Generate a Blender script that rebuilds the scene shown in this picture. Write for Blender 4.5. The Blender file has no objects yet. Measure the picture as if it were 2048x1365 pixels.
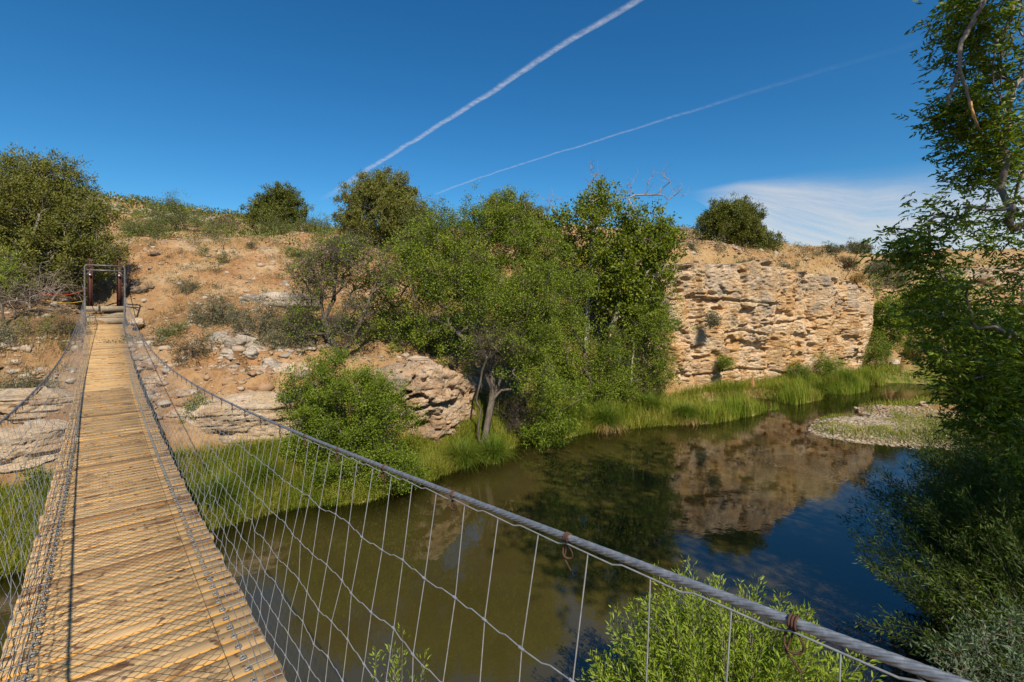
import bpy, math
import numpy as np
from mathutils import Vector, Matrix

# ------------------------------------------------------------------ camera, sky, sun, exposure
sc = bpy.context.scene
COL = sc.collection
R = math.radians
FPX, HZ, HC = 967.0, 610.0, 5.0          # focal length in photo pixels, horizon row, eye height over the water
cd = bpy.data.cameras.new("camera")
cam = bpy.data.objects.new("camera", cd)
COL.objects.link(cam)
cam.location = (0, 0, HC)
cam.rotation_euler = (R(90), 0, 0)
cd.sensor_width = 36.0
cd.lens = 36.0 * FPX / 2048
cd.shift_y = -(682.5 - HZ) / 2048
cd.clip_start, cd.clip_end = 0.05, 60000
sc.camera = cam

SUN_E, SUN_B = 44.0, -19.0                 # elevation; the light travels this many degrees right of straight ahead
w = bpy.data.worlds.new("World")
sc.world = w
w.use_nodes = True
nt = w.node_tree
nt.nodes.clear()
sky = nt.nodes.new("ShaderNodeTexSky")
sky.sky_type = 'NISHITA'
sky.sun_disc = False
sky.sun_elevation = R(SUN_E)
sky.sun_rotation = R(180 + SUN_B)
sky.altitude = 1100
sky.air_density = 1.0
sky.dust_density = 0.7
sky.ozone_density = 3.0
hs = nt.nodes.new("ShaderNodeHueSaturation")
hs.inputs['Saturation'].default_value = 1.30
hs.inputs['Value'].default_value = 1.0
bg = nt.nodes.new("ShaderNodeBackground")
bg.inputs['Strength'].default_value = 0.092
wo = nt.nodes.new("ShaderNodeOutputWorld")
nt.links.new(sky.outputs[0], hs.inputs['Color'])
tint = nt.nodes.new("ShaderNodeMix")
tint.data_type = 'RGBA'
tint.blend_type = 'MULTIPLY'
tint.inputs[0].default_value = 1.0
tint.inputs[7].default_value = (0.66, 1.0, 1.02, 1)
nt.links.new(hs.outputs[0], tint.inputs[6])
nt.links.new(tint.outputs[2], bg.inputs[0])
nt.links.new(bg.outputs[0], wo.inputs[0])

sl = bpy.data.lights.new("sun", 'SUN')
sl.energy = 4.9
sl.angle = R(0.5)
sl.color = (1.0, 0.88, 0.70)
so = bpy.data.objects.new("sun", sl)
COL.objects.link(so)
LD = Vector((math.sin(R(SUN_B)) * math.cos(R(SUN_E)), math.cos(R(SUN_B)) * math.cos(R(SUN_E)), -math.sin(R(SUN_E))))
so.rotation_euler = LD.to_track_quat('-Z', 'Y').to_euler()

sc.view_settings.view_transform = 'Standard'
sc.view_settings.look = 'None'
sc.view_settings.gamma = 1.0
sc.view_settings.exposure = 0.4

sc.render.engine = 'CYCLES'
sc.cycles.max_bounces = 8
sc.cycles.transparent_max_bounces = 16
sc.cycles.use_denoising = True
sc.cycles.caustics_reflective = False
sc.cycles.caustics_refractive = False

rng = np.random.default_rng(7)

# ------------------------------------------------------------------ helpers
def P(px, py, D):
    """world point seen at photo pixel (px, py) at depth D"""
    return np.array([(px - 1024) / FPX * D, D, HC - (py - HZ) / FPX * D])

def hashn(i, j, k, seed):
    h = (i * 374761393 + j * 668265263 + k * 2147483647 + seed * 974711) & 0xFFFFFFFF
    h = ((h ^ (h >> 13)) * 1274126177) & 0xFFFFFFFF
    h = ((h ^ (h >> 16)) * 2246822519) & 0xFFFFFFFF
    return ((h ^ (h >> 15)) & 0xFFFFFF) / float(0xFFFFFF)

def vnoise(p, seed=0):
    p = np.asarray(p, float)
    f = np.floor(p)
    i = f.astype(np.int64)
    t = p - f
    t = t * t * (3 - 2 * t)
    r = 0
    for a in (0, 1):
        wx = t[:, 0] if a else 1 - t[:, 0]
        for b in (0, 1):
            wy = t[:, 1] if b else 1 - t[:, 1]
            for c in (0, 1):
                wz = t[:, 2] if c else 1 - t[:, 2]
                r = r + wx * wy * wz * hashn(i[:, 0] + a, i[:, 1] + b, i[:, 2] + c, seed)
    return r

def fbm(p, octaves=4, seed=0, gain=0.5):
    p = np.asarray(p, float)
    r, a, s = 0, 1.0, 0
    for o in range(octaves):
        r = r + a * vnoise(p * 2.03 ** o + 13.7 * o, seed + o)
        s += a
        a *= gain
    return r / s

def smooth(a, b, x):
    t = np.clip((x - a) / (b - a), 0, 1)
    return t * t * (3 - 2 * t)

def mesh_np(name, V, F, mats, parent=None, smoothed=False, midx=None, attrs=None):
    """V (n,3); F list of int arrays (m,k), any k; mats one material or a list"""
    if not isinstance(F, (list, tuple)):
        F = [F]
    F = [np.asarray(f, np.int32) for f in F if len(f)]
    me = bpy.data.meshes.new(name)
    V = np.asarray(V, np.float32)
    me.vertices.add(len(V))
    me.vertices.foreach_set("co", V.ravel())
    nl = sum(f.size for f in F)
    npoly = sum(len(f) for f in F)
    me.loops.add(nl)
    me.polygons.add(npoly)
    me.loops.foreach_set("vertex_index", np.concatenate([f.ravel() for f in F]))
    tot = np.concatenate([np.full(len(f), f.shape[1], np.int32) for f in F])
    me.polygons.foreach_set("loop_start", np.concatenate([[0], np.cumsum(tot)[:-1]]).astype(np.int32))
    me.polygons.foreach_set("loop_total", tot)
    if midx is not None:
        me.polygons.foreach_set("material_index", np.asarray(midx, np.int32))
    for m in (mats if isinstance(mats, (list, tuple)) else [mats]):
        me.materials.append(m)
    me.update(calc_edges=True)
    if attrs:
        for an, av in attrs.items():
            if av.ndim == 2 and av.shape[1] == 3:
                at = me.attributes.new(an, 'FLOAT_VECTOR', 'POINT')
                at.data.foreach_set("vector", av.astype(np.float32).ravel())
            else:
                at = me.attributes.new(an, 'FLOAT', 'POINT')
                at.data.foreach_set("value", av.astype(np.float32).ravel())
    if smoothed:
        me.polygons.foreach_set("use_smooth", np.ones(npoly, bool))
    me.validate()
    o = bpy.data.objects.new(name, me)
    COL.objects.link(o)
    if parent is not None:
        o.parent = parent
        o.matrix_parent_inverse = Matrix.Translation(-Vector(parent.location))
    return o

def empty(name, loc, label, cat, group=None):
    o = bpy.data.objects.new(name, None)
    COL.objects.link(o)
    o.location = loc
    o.empty_display_size = 0.2
    return tag(o, label, cat, group)

def tag(o, label=None, cat=None, group=None, kind=None):
    if label: o["label"] = label
    if cat: o["category"] = cat
    if group: o["group"] = group
    if kind: o["kind"] = kind
    return o

def unit(v):
    return v / np.maximum(np.linalg.norm(v, axis=-1, keepdims=True), 1e-9)

def perp(d):
    r = rng.normal(size=d.shape)
    return unit(np.cross(d, r))

def tubes(P0, P1, R0, R1, n=5, ext=0.12):
    """separate frusta, slightly overlapping -> V, F"""
    P0, P1 = np.asarray(P0, float), np.asarray(P1, float)
    R0, R1 = np.asarray(R0, float), np.asarray(R1, float)
    d = P1 - P0
    u = unit(d)
    ref = np.where(np.abs(u[:, 2:3]) > 0.9, np.array([[1.0, 0, 0]]), np.array([[0, 0, 1.0]]))
    a = unit(np.cross(u, ref))
    b = np.cross(u, a)
    e = np.minimum(R0, np.linalg.norm(d, axis=1) * .5)[:, None] * ext * 3
    Q0, Q1 = P0 - u * e, P1 + u * e
    th = np.arange(n) * 2 * math.pi / n
    ring = a[:, None, :] * np.cos(th)[None, :, None] + b[:, None, :] * np.sin(th)[None, :, None]
    V0 = Q0[:, None, :] + ring * R0[:, None, None]
    V1 = Q1[:, None, :] + ring * R1[:, None, None]
    V = np.concatenate([V0, V1], axis=1).reshape(-1, 3)
    k = np.arange(len(P0))[:, None] * 2 * n
    i = np.arange(n)[None, :]
    j = (np.arange(n)[None, :] + 1) % n
    F = np.stack([k + i, k + j, k + n + j, k + n + i], axis=-1).reshape(-1, 4)
    return V, F

def polytube(pts, rad, n=8, caps=True):
    """one connected tube along a polyline -> V, [F]"""
    pts = np.asarray(pts, float)
    m = len(pts)
    rad = np.full(m, rad) if np.isscalar(rad) else np.asarray(rad, float)
    t = unit(np.gradient(pts, axis=0))
    ref = np.array([0, 0, 1.0]) if abs(t[0][2]) < .9 else np.array([1.0, 0, 0])
    a = unit(np.cross(t[0], ref))
    V = []
    th = np.arange(n) * 2 * math.pi / n
    for i in range(m):
        a = unit(a - t[i] * np.dot(a, t[i]))
        b = np.cross(t[i], a)
        V.append(pts[i] + (a[None] * np.cos(th)[:, None] + b[None] * np.sin(th)[:, None]) * rad[i])
    V = np.concatenate(V)
    k = np.arange(m - 1)[:, None] * n
    i = np.arange(n)[None]
    j = (i + 1) % n
    F = [np.stack([k + i, k + j, k + n + j, k + n + i], -1).reshape(-1, 4)]
    if caps:
        F.append(np.array([list(range(n))[::-1]]))
        F.append(np.array([list(range((m - 1) * n, m * n))]))
    return V, F

class MB:
    """collects pieces into one mesh"""
    def __init__(s): s.V, s.F, s.M, s.n = [], [], [], 0
    def add(s, V, F, mi=0):
        if not isinstance(F, (list, tuple)): F = [F]
        for f in F:
            f = np.asarray(f)
            s.F.append(f + s.n)
            s.M.append(np.full(len(f), mi))
        s.V.append(np.asarray(V, float))
        s.n += len(V)
        return s
    def box(s, c, ax, ay, az, mi=0):
        """box by centre and three half-extent vectors"""
        c, ax, ay, az = (np.asarray(q, float) for q in (c, ax, ay, az))
        V = [c + i * ax + j * ay + k * az for i in (-1, 1) for j in (-1, 1) for k in (-1, 1)]
        F = np.array([[0, 1, 3, 2], [4, 6, 7, 5], [0, 4, 5, 1], [2, 3, 7, 6], [0, 2, 6, 4], [1, 5, 7, 3]])
        return s.add(V, F, mi)
    def build(s, name, mats, parent=None, smoothed=False, attrs=None):
        return mesh_np(name, np.concatenate(s.V), s.F, mats, parent, smoothed, np.concatenate(s.M), attrs)

# ------------------------------------------------------------------ materials
def newmat(name):
    m = bpy.data.materials.new(name)
    m.use_nodes = True
    m.node_tree.nodes.clear()
    return m, m.node_tree, m.node_tree.nodes, m.node_tree.links

def ramp(nodes, stops, interp='LINEAR'):
    r = nodes.new("ShaderNodeValToRGB")
    r.color_ramp.interpolation = interp
    e = r.color_ramp.elements
    while len(e) > 1: e.remove(e[-1])
    e[0].position = stops[0][0]; e[0].color = (*stops[0][1], 1)
    for p, c in stops[1:]:
        x = e.new(p); x.color = (*c, 1)
    return r

def noise(nodes, links, vec, scale, detail=5, rough=.55, dist=0.0):
    n = nodes.new("ShaderNodeTexNoise")
    n.inputs['Scale'].default_value = scale
    n.inputs['Detail'].default_value = detail
    n.inputs['Roughness'].default_value = rough
    n.inputs['Distortion'].default_value = dist
    if vec is not None: links.new(vec, n.inputs['Vector'])
    return n

def mixc(nodes, links, fac, a, b, mode='MIX'):
    m = nodes.new("ShaderNodeMix")
    m.data_type = 'RGBA'
    m.blend_type = mode
    for s, v in ((m.inputs[0], fac), (m.inputs[6], a), (m.inputs[7], b)):
        if hasattr(v, 'is_linked') or hasattr(v, 'links'): links.new(v, s)
        elif isinstance(v, (int, float)): s.default_value = v
        else: s.default_value = (*v, 1)
    return m.outputs[2]

def mathn(nodes, links, op, a, b=0.0, c=0.0, clamp=False):
    m = nodes.new("ShaderNodeMath")
    m.operation = op
    m.use_clamp = clamp
    for s, v in zip(m.inputs, (a, b, c)):
        if isinstance(v, (int, float)): s.default_value = v
        else: links.new(v, s)
    return m.outputs[0]

def leaf_mat(name, cols, trans=0.3, rough=.55, spec=.25):
    m, t, n, l = newmat(name)
    g = n.new("ShaderNodeNewGeometry")
    tc = n.new("ShaderNodeTexCoord")
    nz = noise(n, l, tc.outputs['Object'], 0.9, 2)
    v = mathn(n, l, 'MULTIPLY_ADD', g.outputs['Random Per Island'], .7, 0.0)
    v = mathn(n, l, 'ADD', v, mathn(n, l, 'MULTIPLY_ADD', nz.outputs[0], .9, -.3), clamp=True)
    k = len(cols)
    rp = ramp(n, [(i / (k - 1), c) for i, c in enumerate(cols)])
    l.new(v, rp.inputs[0])
    bs = n.new("ShaderNodeBsdfPrincipled")
    l.new(rp.outputs[0], bs.inputs['Base Color'])
    bs.inputs['Roughness'].default_value = rough
    bs.inputs['Specular IOR Level'].default_value = spec
    tr = n.new("ShaderNodeBsdfTranslucent")
    tcx = mixc(n, l, 1.0, rp.outputs[0], (1.25, 1.2, .45), 'MULTIPLY')
    l.new(tcx, tr.inputs[0])
    mx = n.new("ShaderNodeMixShader")
    mx.inputs[0].default_value = trans
    l.new(bs.outputs[0], mx.inputs[1]); l.new(tr.outputs[0], mx.inputs[2])
    o = n.new("ShaderNodeOutputMaterial")
    l.new(mx.outputs[0], o.inputs[0])
    return m

def simple_mat(name, cols, scale=8, rough=.8, metal=0.0, bump=.3, stretch=None, spec=.3, coord='Object'):
    m, t, n, l = newmat(name)
    tc = n.new("ShaderNodeTexCoord")
    vec = tc.outputs[coord]
    if stretch:
        mp = n.new("ShaderNodeMapping")
        mp.inputs['Scale'].default_value = stretch
        l.new(vec, mp.inputs[0]); vec = mp.outputs[0]
    nz = noise(n, l, vec, scale, 6, .62)
    k = len(cols)
    rp = ramp(n, [(.28 + .44 * i / max(1, k - 1), c) for i, c in enumerate(cols)])
    l.new(nz.outputs[0], rp.inputs[0])
    bs = n.new("ShaderNodeBsdfPrincipled")
    l.new(rp.outputs[0], bs.inputs['Base Color'])
    bs.inputs['Roughness'].default_value = rough
    bs.inputs['Metallic'].default_value = metal
    bs.inputs['Specular IOR Level'].default_value = spec
    if bump:
        b = n.new("ShaderNodeBump")
        b.inputs['Strength'].default_value = bump
        b.inputs['Distance'].default_value = .3 / scale
        l.new(nz.outputs[0], b.inputs['Height'])
        l.new(b.outputs[0], bs.inputs['Normal'])
    o = n.new("ShaderNodeOutputMaterial")
    l.new(bs.outputs[0], o.inputs[0])
    return m

M = {}
M['hackberry'] = leaf_mat("hackberry_leaves", [(.06, .095, .010), (.135, .19, .017), (.28, .325, .034)], .22)
M['hackberry_bright'] = leaf_mat("bright_hackberry_leaves", [(.075, .12, .011), (.14, .205, .017), (.24, .30, .03)])
M['sycamore'] = leaf_mat("sycamore_leaves", [(.075, .11, .011), (.145, .195, .016), (.25, .27, .028)])
M['juniper'] = leaf_mat("juniper_sprays", [(.09, .105, .018), (.145, .155, .028), (.21, .205, .045)], .15)
M['juniper_dark'] = leaf_mat("dark_juniper_sprays", [(.06, .078, .013), (.11, .128, .02), (.17, .178, .032)], .12)
M['mesquite'] = leaf_mat("mesquite_leaves", [(.09, .12, .03), (.14, .175, .045), (.20, .22, .07)])
M['sage'] = leaf_mat("grey_green_leaves", [(.10, .095, .05), (.15, .15, .08), (.20, .20, .12)], .15)
M['brown_brush'] = leaf_mat("brown_brush_leaves", [(.09, .06, .03), (.14, .10, .045), (.15, .14, .06)], .15)
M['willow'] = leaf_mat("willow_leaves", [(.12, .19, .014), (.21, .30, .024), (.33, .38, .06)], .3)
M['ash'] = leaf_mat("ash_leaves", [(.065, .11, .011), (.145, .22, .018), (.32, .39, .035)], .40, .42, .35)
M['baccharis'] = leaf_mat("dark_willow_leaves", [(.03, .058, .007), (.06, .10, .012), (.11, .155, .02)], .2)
M['grey_leaf'] = leaf_mat("pale_grey_leaves", [(.06, .10, .055), (.10, .15, .085), (.15, .20, .12)], .2)
M['grass'] = leaf_mat("green_grass", [(.08, .135, .010), (.165, .22, .017), (.28, .29, .034), (.42, .34, .11)], .3)
M['cattail'] = leaf_mat("cattail_blades", [(.095, .17, .012), (.165, .25, .018), (.28, .31, .04), (.40, .33, .09)], .3)
M['sedge'] = leaf_mat("sedge_blades", [(.06, .12, .010), (.12, .19, .016), (.26, .25, .05)], .3)
M['dry_grass'] = leaf_mat("dry_grass", [(.28, .17, .06), (.42, .28, .11), (.52, .40, .2)], .25)
M['bark'] = simple_mat("dark_bark", [(.045, .035, .027), (.11, .09, .07), (.19, .165, .135)], 9, .9, bump=.6, stretch=(1, 1, .3))
M['grey_bark'] = simple_mat("grey_bark", [(.12, .10, .08), (.22, .19, .16), (.33, .30, .26)], 10, .9, bump=.5, stretch=(1, 1, .3))
M['pale_bark'] = simple_mat("sycamore_bark", [(.15, .13, .10), (.34, .31, .25), (.52, .48, .41)], 5, .8, bump=.2, stretch=(1, 1, .5))
M['dead_twig'] = simple_mat("dead_wood", [(.16, .12, .09), (.26, .21, .17), (.36, .31, .27)], 8, .9, bump=.3)
M['steel'] = simple_mat("galvanised_steel", [(.30, .32, .35), (.42, .44, .47), (.52, .54, .57)], 30, .42, .85, .1)
M['cable'] = simple_mat("steel_rope", [(.15, .17, .20), (.24, .265, .30), (.36, .39, .43)], 60, .5, .6, .1)
M['wire'] = simple_mat("galvanised_wire", [(.25, .27, .29), (.36, .38, .40), (.46, .48, .5)], 40, .45, .5, 0)
M['netting'] = simple_mat("netting_wire", [(.05, .045, .038), (.10, .09, .075), (.15, .14, .12)], 60, .55, .3, 0)
M['rust'] = simple_mat("rust", [(.04, .02, .014), (.075, .04, .027), (.12, .065, .045)], 30, .9, .1, .3)
M['red_steel'] = simple_mat("red_oxide_steel", [(.05, .02, .016), (.085, .034, .027), (.12, .05, .038)], 14, .7, .1, .1)
M['pebble'] = simple_mat("river_pebbles", [(.30, .24, .18), (.46, .40, .32), (.6, .56, .5)], 3, .85, bump=.2)
M['dark_rock'] = simple_mat("dark_basalt", [(.07, .05, .04), (.15, .11, .08), (.22, .17, .13)], 6, .9, bump=.5)
M['old_wood'] = simple_mat("weathered_wood", [(.16, .125, .09), (.28, .225, .16), (.38, .31, .22)], 12, .85, bump=.3, stretch=(1, 1, 4))
M['splinter'] = simple_mat("fresh_split_wood", [(.34, .18, .07), (.5, .29, .12), (.6, .4, .2)], 30, .8, bump=.2, stretch=(1, 1, .2))
M['clip'] = simple_mat("dull_zinc", [(.12, .125, .125), (.2, .205, .2), (.28, .29, .28)], 40, .5, .3, 0)
M['pipe'] = simple_mat("weathered_pipe", [(.075, .06, .05), (.14, .125, .115), (.24, .235, .23)], 20, .5, .4, .1)
M['tape_red'] = simple_mat("red_tape", [(.6, .05, .02), (.75, .1, .04)], 4, .5, bump=0)
M['tape_yellow'] = simple_mat("yellow_tape", [(.7, .42, .03), (.8, .5, .05)], 4, .5, bump=0)

def rock_mat(name, grey_z=None, cols=None, gamt=.5):
    m, t, n, l = newmat(name)
    tc = n.new("ShaderNodeTexCoord")
    ob = tc.outputs['Object']
    mp = n.new("ShaderNodeMapping"); mp.inputs['Scale'].default_value = (1, 1, 1.8); l.new(ob, mp.inputs[0])
    mv = n.new("ShaderNodeMapping"); mv.inputs['Scale'].default_value = (1, 1, .22); l.new(ob, mv.inputs[0])
    n1 = noise(n, l, mp.outputs[0], .8, 8, .65)
    cols = cols or [(.40, .21, .085), (.52, .31, .15), (.62, .45, .28), (.68, .55, .40)]
    r1 = ramp(n, [(.3 + .4 * i / 3, c) for i, c in enumerate(cols)])
    l.new(n1.outputs[0], r1.inputs[0])
    # pale and orange streaks running down the face
    n2 = noise(n, l, mv.outputs[0], .9, 4, .6)
    r2 = ramp(n, [(.50, (0, 0, 0)), (.62, (1, 1, 1))]); l.new(n2.outputs[0], r2.inputs[0])
    c = mixc(n, l, mathn(n, l, 'MULTIPLY', r2.outputs[0], .55), r1.outputs[0], (.70, .56, .42))
    # grey lichen patches, more of them near the rim
    n3 = noise(n, l, ob, .9, 7, .7)
    sx = n.new("ShaderNodeSeparateXYZ"); l.new(ob, sx.inputs[0])
    gz = mathn(n, l, 'MULTIPLY_ADD', sx.outputs[2], .05 if grey_z is None else grey_z, -.70 + gamt)
    gf = mathn(n, l, 'MULTIPLY', mathn(n, l, 'ADD', mathn(n, l, 'MULTIPLY_ADD', n3.outputs[0], 2.6, -1.3), gz), 2.2, clamp=True)
    n4 = noise(n, l, ob, 7, 5, .7)
    gc = ramp(n, [(.3, (.16, .135, .11)), (.55, (.30, .265, .22)), (.75, (.43, .39, .34))]); l.new(n4.outputs[0], gc.inputs[0])
    c = mixc(n, l, mathn(n, l, 'MULTIPLY', gf, .85), c, gc.outputs[0])
    # small-scale speckle
    n5 = noise(n, l, mp.outputs[0], 9, 6, .75)
    r5 = ramp(n, [(.32, (.62, .55, .5)), (.5, (1, 1, 1)), (.7, (1.12, 1.1, 1.08))]); l.new(n5.outputs[0], r5.inputs[0])
    c = mixc(n, l, 1.0, c, r5.outputs[0], 'MULTIPLY')
    bs = n.new("ShaderNodeBsdfPrincipled"); l.new(c, bs.inputs['Base Color'])
    bs.inputs['Roughness'].default_value = .95
    bs.inputs['Specular IOR Level'].default_value = .1
    vo = n.new("ShaderNodeTexVoronoi"); vo.inputs['Scale'].default_value = 3.5; l.new(mp.outputs[0], vo.inputs['Vector'])
    h = mathn(n, l, 'ADD', n5.outputs[0], mathn(n, l, 'MULTIPLY', n1.outputs[0], 1.4))
    h = mathn(n, l, 'ADD', h, mathn(n, l, 'MULTIPLY', vo.outputs[0], .5))
    b = n.new("ShaderNodeBump"); b.inputs['Strength'].default_value = .9; b.inputs['Distance'].default_value = .13
    l.new(h, b.inputs['Height']); l.new(b.outputs[0], bs.inputs['Normal'])
    o = n.new("ShaderNodeOutputMaterial"); l.new(bs.outputs[0], o.inputs[0])
    return m
M['cliff'] = rock_mat("limestone_cliff", .085, [(.42, .23, .095), (.545, .34, .16), (.63, .455, .275), (.70, .57, .41)], .34)
M['ledge'] = rock_mat("grey_limestone", .0, [(.40, .26, .15), (.50, .37, .24), (.58, .46, .33), (.62, .52, .42)], .62)
M['cream_rock'] = rock_mat("cream_limestone", .06, [(.36, .22, .12), (.46, .31, .19), (.55, .41, .28), (.62, .50, .37)], .60)
M['pale_rock'] = rock_mat("pale_limestone", .0, [(.42, .32, .23), (.52, .44, .35), (.60, .54, .46), (.66, .61, .54)], .95)

def ground_mat():
    m, t, n, l = newmat("ground")
    tc = n.new("ShaderNodeTexCoord")
    ob = tc.outputs['Object']
    n1 = noise(n, l, ob, .55, 8, .6)
    r1 = ramp(n, [(.30, (.22, .115, .052)), (.44, (.36, .198, .092)), (.56, (.42, .27, .145)), (.70, (.46, .36, .24))])
    l.new(n1.outputs[0], r1.inputs[0])
    n2 = noise(n, l, ob, 6, 8, .7)
    r2 = ramp(n, [(.3, (.45, .41, .38)), (.48, (1, 1, 1)), (.7, (1.3, 1.27, 1.24))]); l.new(n2.outputs[0], r2.inputs[0])
    c = mixc(n, l, 1.0, r1.outputs[0], r2.outputs[0], 'MULTIPLY')
    def attr(nm):
        a = n.new("ShaderNodeAttribute"); a.attribute_name = nm; return a.outputs['Fac']
    # straw litter
    n3 = noise(n, l, ob, 1.3, 6, .65)
    sf = mathn(n, l, 'MULTIPLY', attr("straw"), mathn(n, l, 'MULTIPLY_ADD', n3.outputs[0], 3.2, -1.0, True), clamp=True)
    c = mixc(n, l, sf, c, mixc(n, l, n2.outputs[0], (.24, .15, .06), (.47, .34, .165)))
    # leaf litter
    n5 = noise(n, l, ob, 3.0, 6, .65)
    lf = mathn(n, l, 'MULTIPLY', attr("litter"), mathn(n, l, 'MULTIPLY_ADD', n5.outputs[0], 3.0, -.7, True), clamp=True)
    c = mixc(n, l, lf, c, mixc(n, l, n2.outputs[0], (.12, .075, .04), (.26, .18, .10)))
    # turf
    n4 = noise(n, l, ob, 2.2, 6, .6)
    gf = mathn(n, l, 'MULTIPLY', attr("turf"), mathn(n, l, 'MULTIPLY_ADD', n4.outputs[0], 2.4, -.4, True), clamp=True)
    c = mixc(n, l, gf, c, mixc(n, l, n2.outputs[0], (.06, .11, .012), (.16, .20, .03)))
    # gravel and stream bed
    vo = n.new("ShaderNodeTexVoronoi"); vo.inputs['Scale'].default_value = 7; l.new(ob, vo.inputs['Vector'])
    pc = mixc(n, l, vo.outputs['Color'], (.22, .165, .11), (.46, .39, .30))
    c = mixc(n, l, attr("gravel"), c, pc)
    sx = n.new("ShaderNodeSeparateXYZ"); l.new(ob, sx.inputs[0])
    bed = mathn(n, l, 'MULTIPLY_ADD', sx.outputs[2], -6.0, -.1, True)
    c = mixc(n, l, bed, c, mixc(n, l, n1.outputs[0], (.15, .115, .035), (.36, .28, .11)))
    bs = n.new("ShaderNodeBsdfPrincipled"); l.new(c, bs.inputs['Base Color'])
    bs.inputs['Roughness'].default_value = .95
    bs.inputs['Specular IOR Level'].default_value = .1
    b = n.new("ShaderNodeBump"); b.inputs['Strength'].default_value = .9; b.inputs['Distance'].default_value = .16
    l.new(n2.outputs[0], b.inputs['Height']); l.new(b.outputs[0], bs.inputs['Normal'])
    o = n.new("ShaderNodeOutputMaterial"); l.new(bs.outputs[0], o.inputs[0])
    return m
M['ground'] = ground_mat()

def water_mat():
    m, t, n, l = newmat("creek_water")
    tc = n.new("ShaderNodeTexCoord")
    ob = tc.outputs['Object']
    mp = n.new("ShaderNodeMapping"); mp.inputs['Scale'].default_value = (1, 1.0, 1); l.new(ob, mp.inputs[0])
    n1 = noise(n, l, mp.outputs[0], 5.0, 3, .5)
    n2 = noise(n, l, mp.outputs[0], .7, 2, .5)
    amp = mathn(n, l, 'MULTIPLY_ADD', n2.outputs[0], 1.6, -.25, True)
    wv = n.new("ShaderNodeTexWave")          # rings round a fish rise
    wv.wave_type = 'RINGS'; wv.rings_direction = 'SPHERICAL'
    mr = n.new("ShaderNodeMapping"); rp_ = P(1580, 935, 1); rp_ = rp_[:2] * (HC / (HC - rp_[2]))
    mr.inputs['Location'].default_value = (-rp_[0], -rp_[1], 0); l.new(ob, mr.inputs[0])
    l.new(mr.outputs[0], wv.inputs['Vector']); wv.inputs['Scale'].default_value = 2.6
    ln = n.new("ShaderNodeVectorMath"); ln.operation = 'LENGTH'; l.new(mr.outputs[0], ln.inputs[0])
    fall = mathn(n, l, 'MULTIPLY_ADD', ln.outputs['Value'], -.55, 1.0, True)
    h = mathn(n, l, 'ADD', mathn(n, l, 'MULTIPLY', n1.outputs[0], amp), mathn(n, l, 'MULTIPLY', wv.outputs[1], mathn(n, l, 'MULTIPLY', fall, .5)))
    b = n.new("ShaderNodeBump"); b.inputs['Strength'].default_value = .055; b.inputs['Distance'].default_value = .05
    l.new(h, b.inputs['Height'])
    fr = n.new("ShaderNodeFresnel"); fr.inputs[0].default_value = 2.05; l.new(b.outputs[0], fr.inputs['Normal'])
    gl = n.new("ShaderNodeBsdfGlossy"); gl.inputs['Roughness'].default_value = 0.0; l.new(b.outputs[0], gl.inputs['Normal'])
    a = n.new("ShaderNodeAttribute"); a.attribute_name = "murk"
    tr = n.new("ShaderNodeBsdfTransparent"); tr.inputs[0].default_value = (.62, .56, .34, 1)
    df = n.new("ShaderNodeBsdfDiffuse")
    dn = noise(n, l, ob, .35, 4, .6)
    l.new(mixc(n, l, dn.outputs[0], (.034, .031, .008), (.072, .056, .017)), df.inputs[0])
    m1 = n.new("ShaderNodeMixShader"); l.new(a.outputs['Fac'], m1.inputs[0]); l.new(tr.outputs[0], m1.inputs[1]); l.new(df.outputs[0], m1.inputs[2])
    m2 = n.new("ShaderNodeMixShader"); l.new(fr.outputs[0], m2.inputs[0]); l.new(m1.outputs[0], m2.inputs[1]); l.new(gl.outputs[0], m2.inputs[2])
    o = n.new("ShaderNodeOutputMaterial"); l.new(m2.outputs[0], o.inputs[0])
    return m
M['water'] = water_mat()

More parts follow.
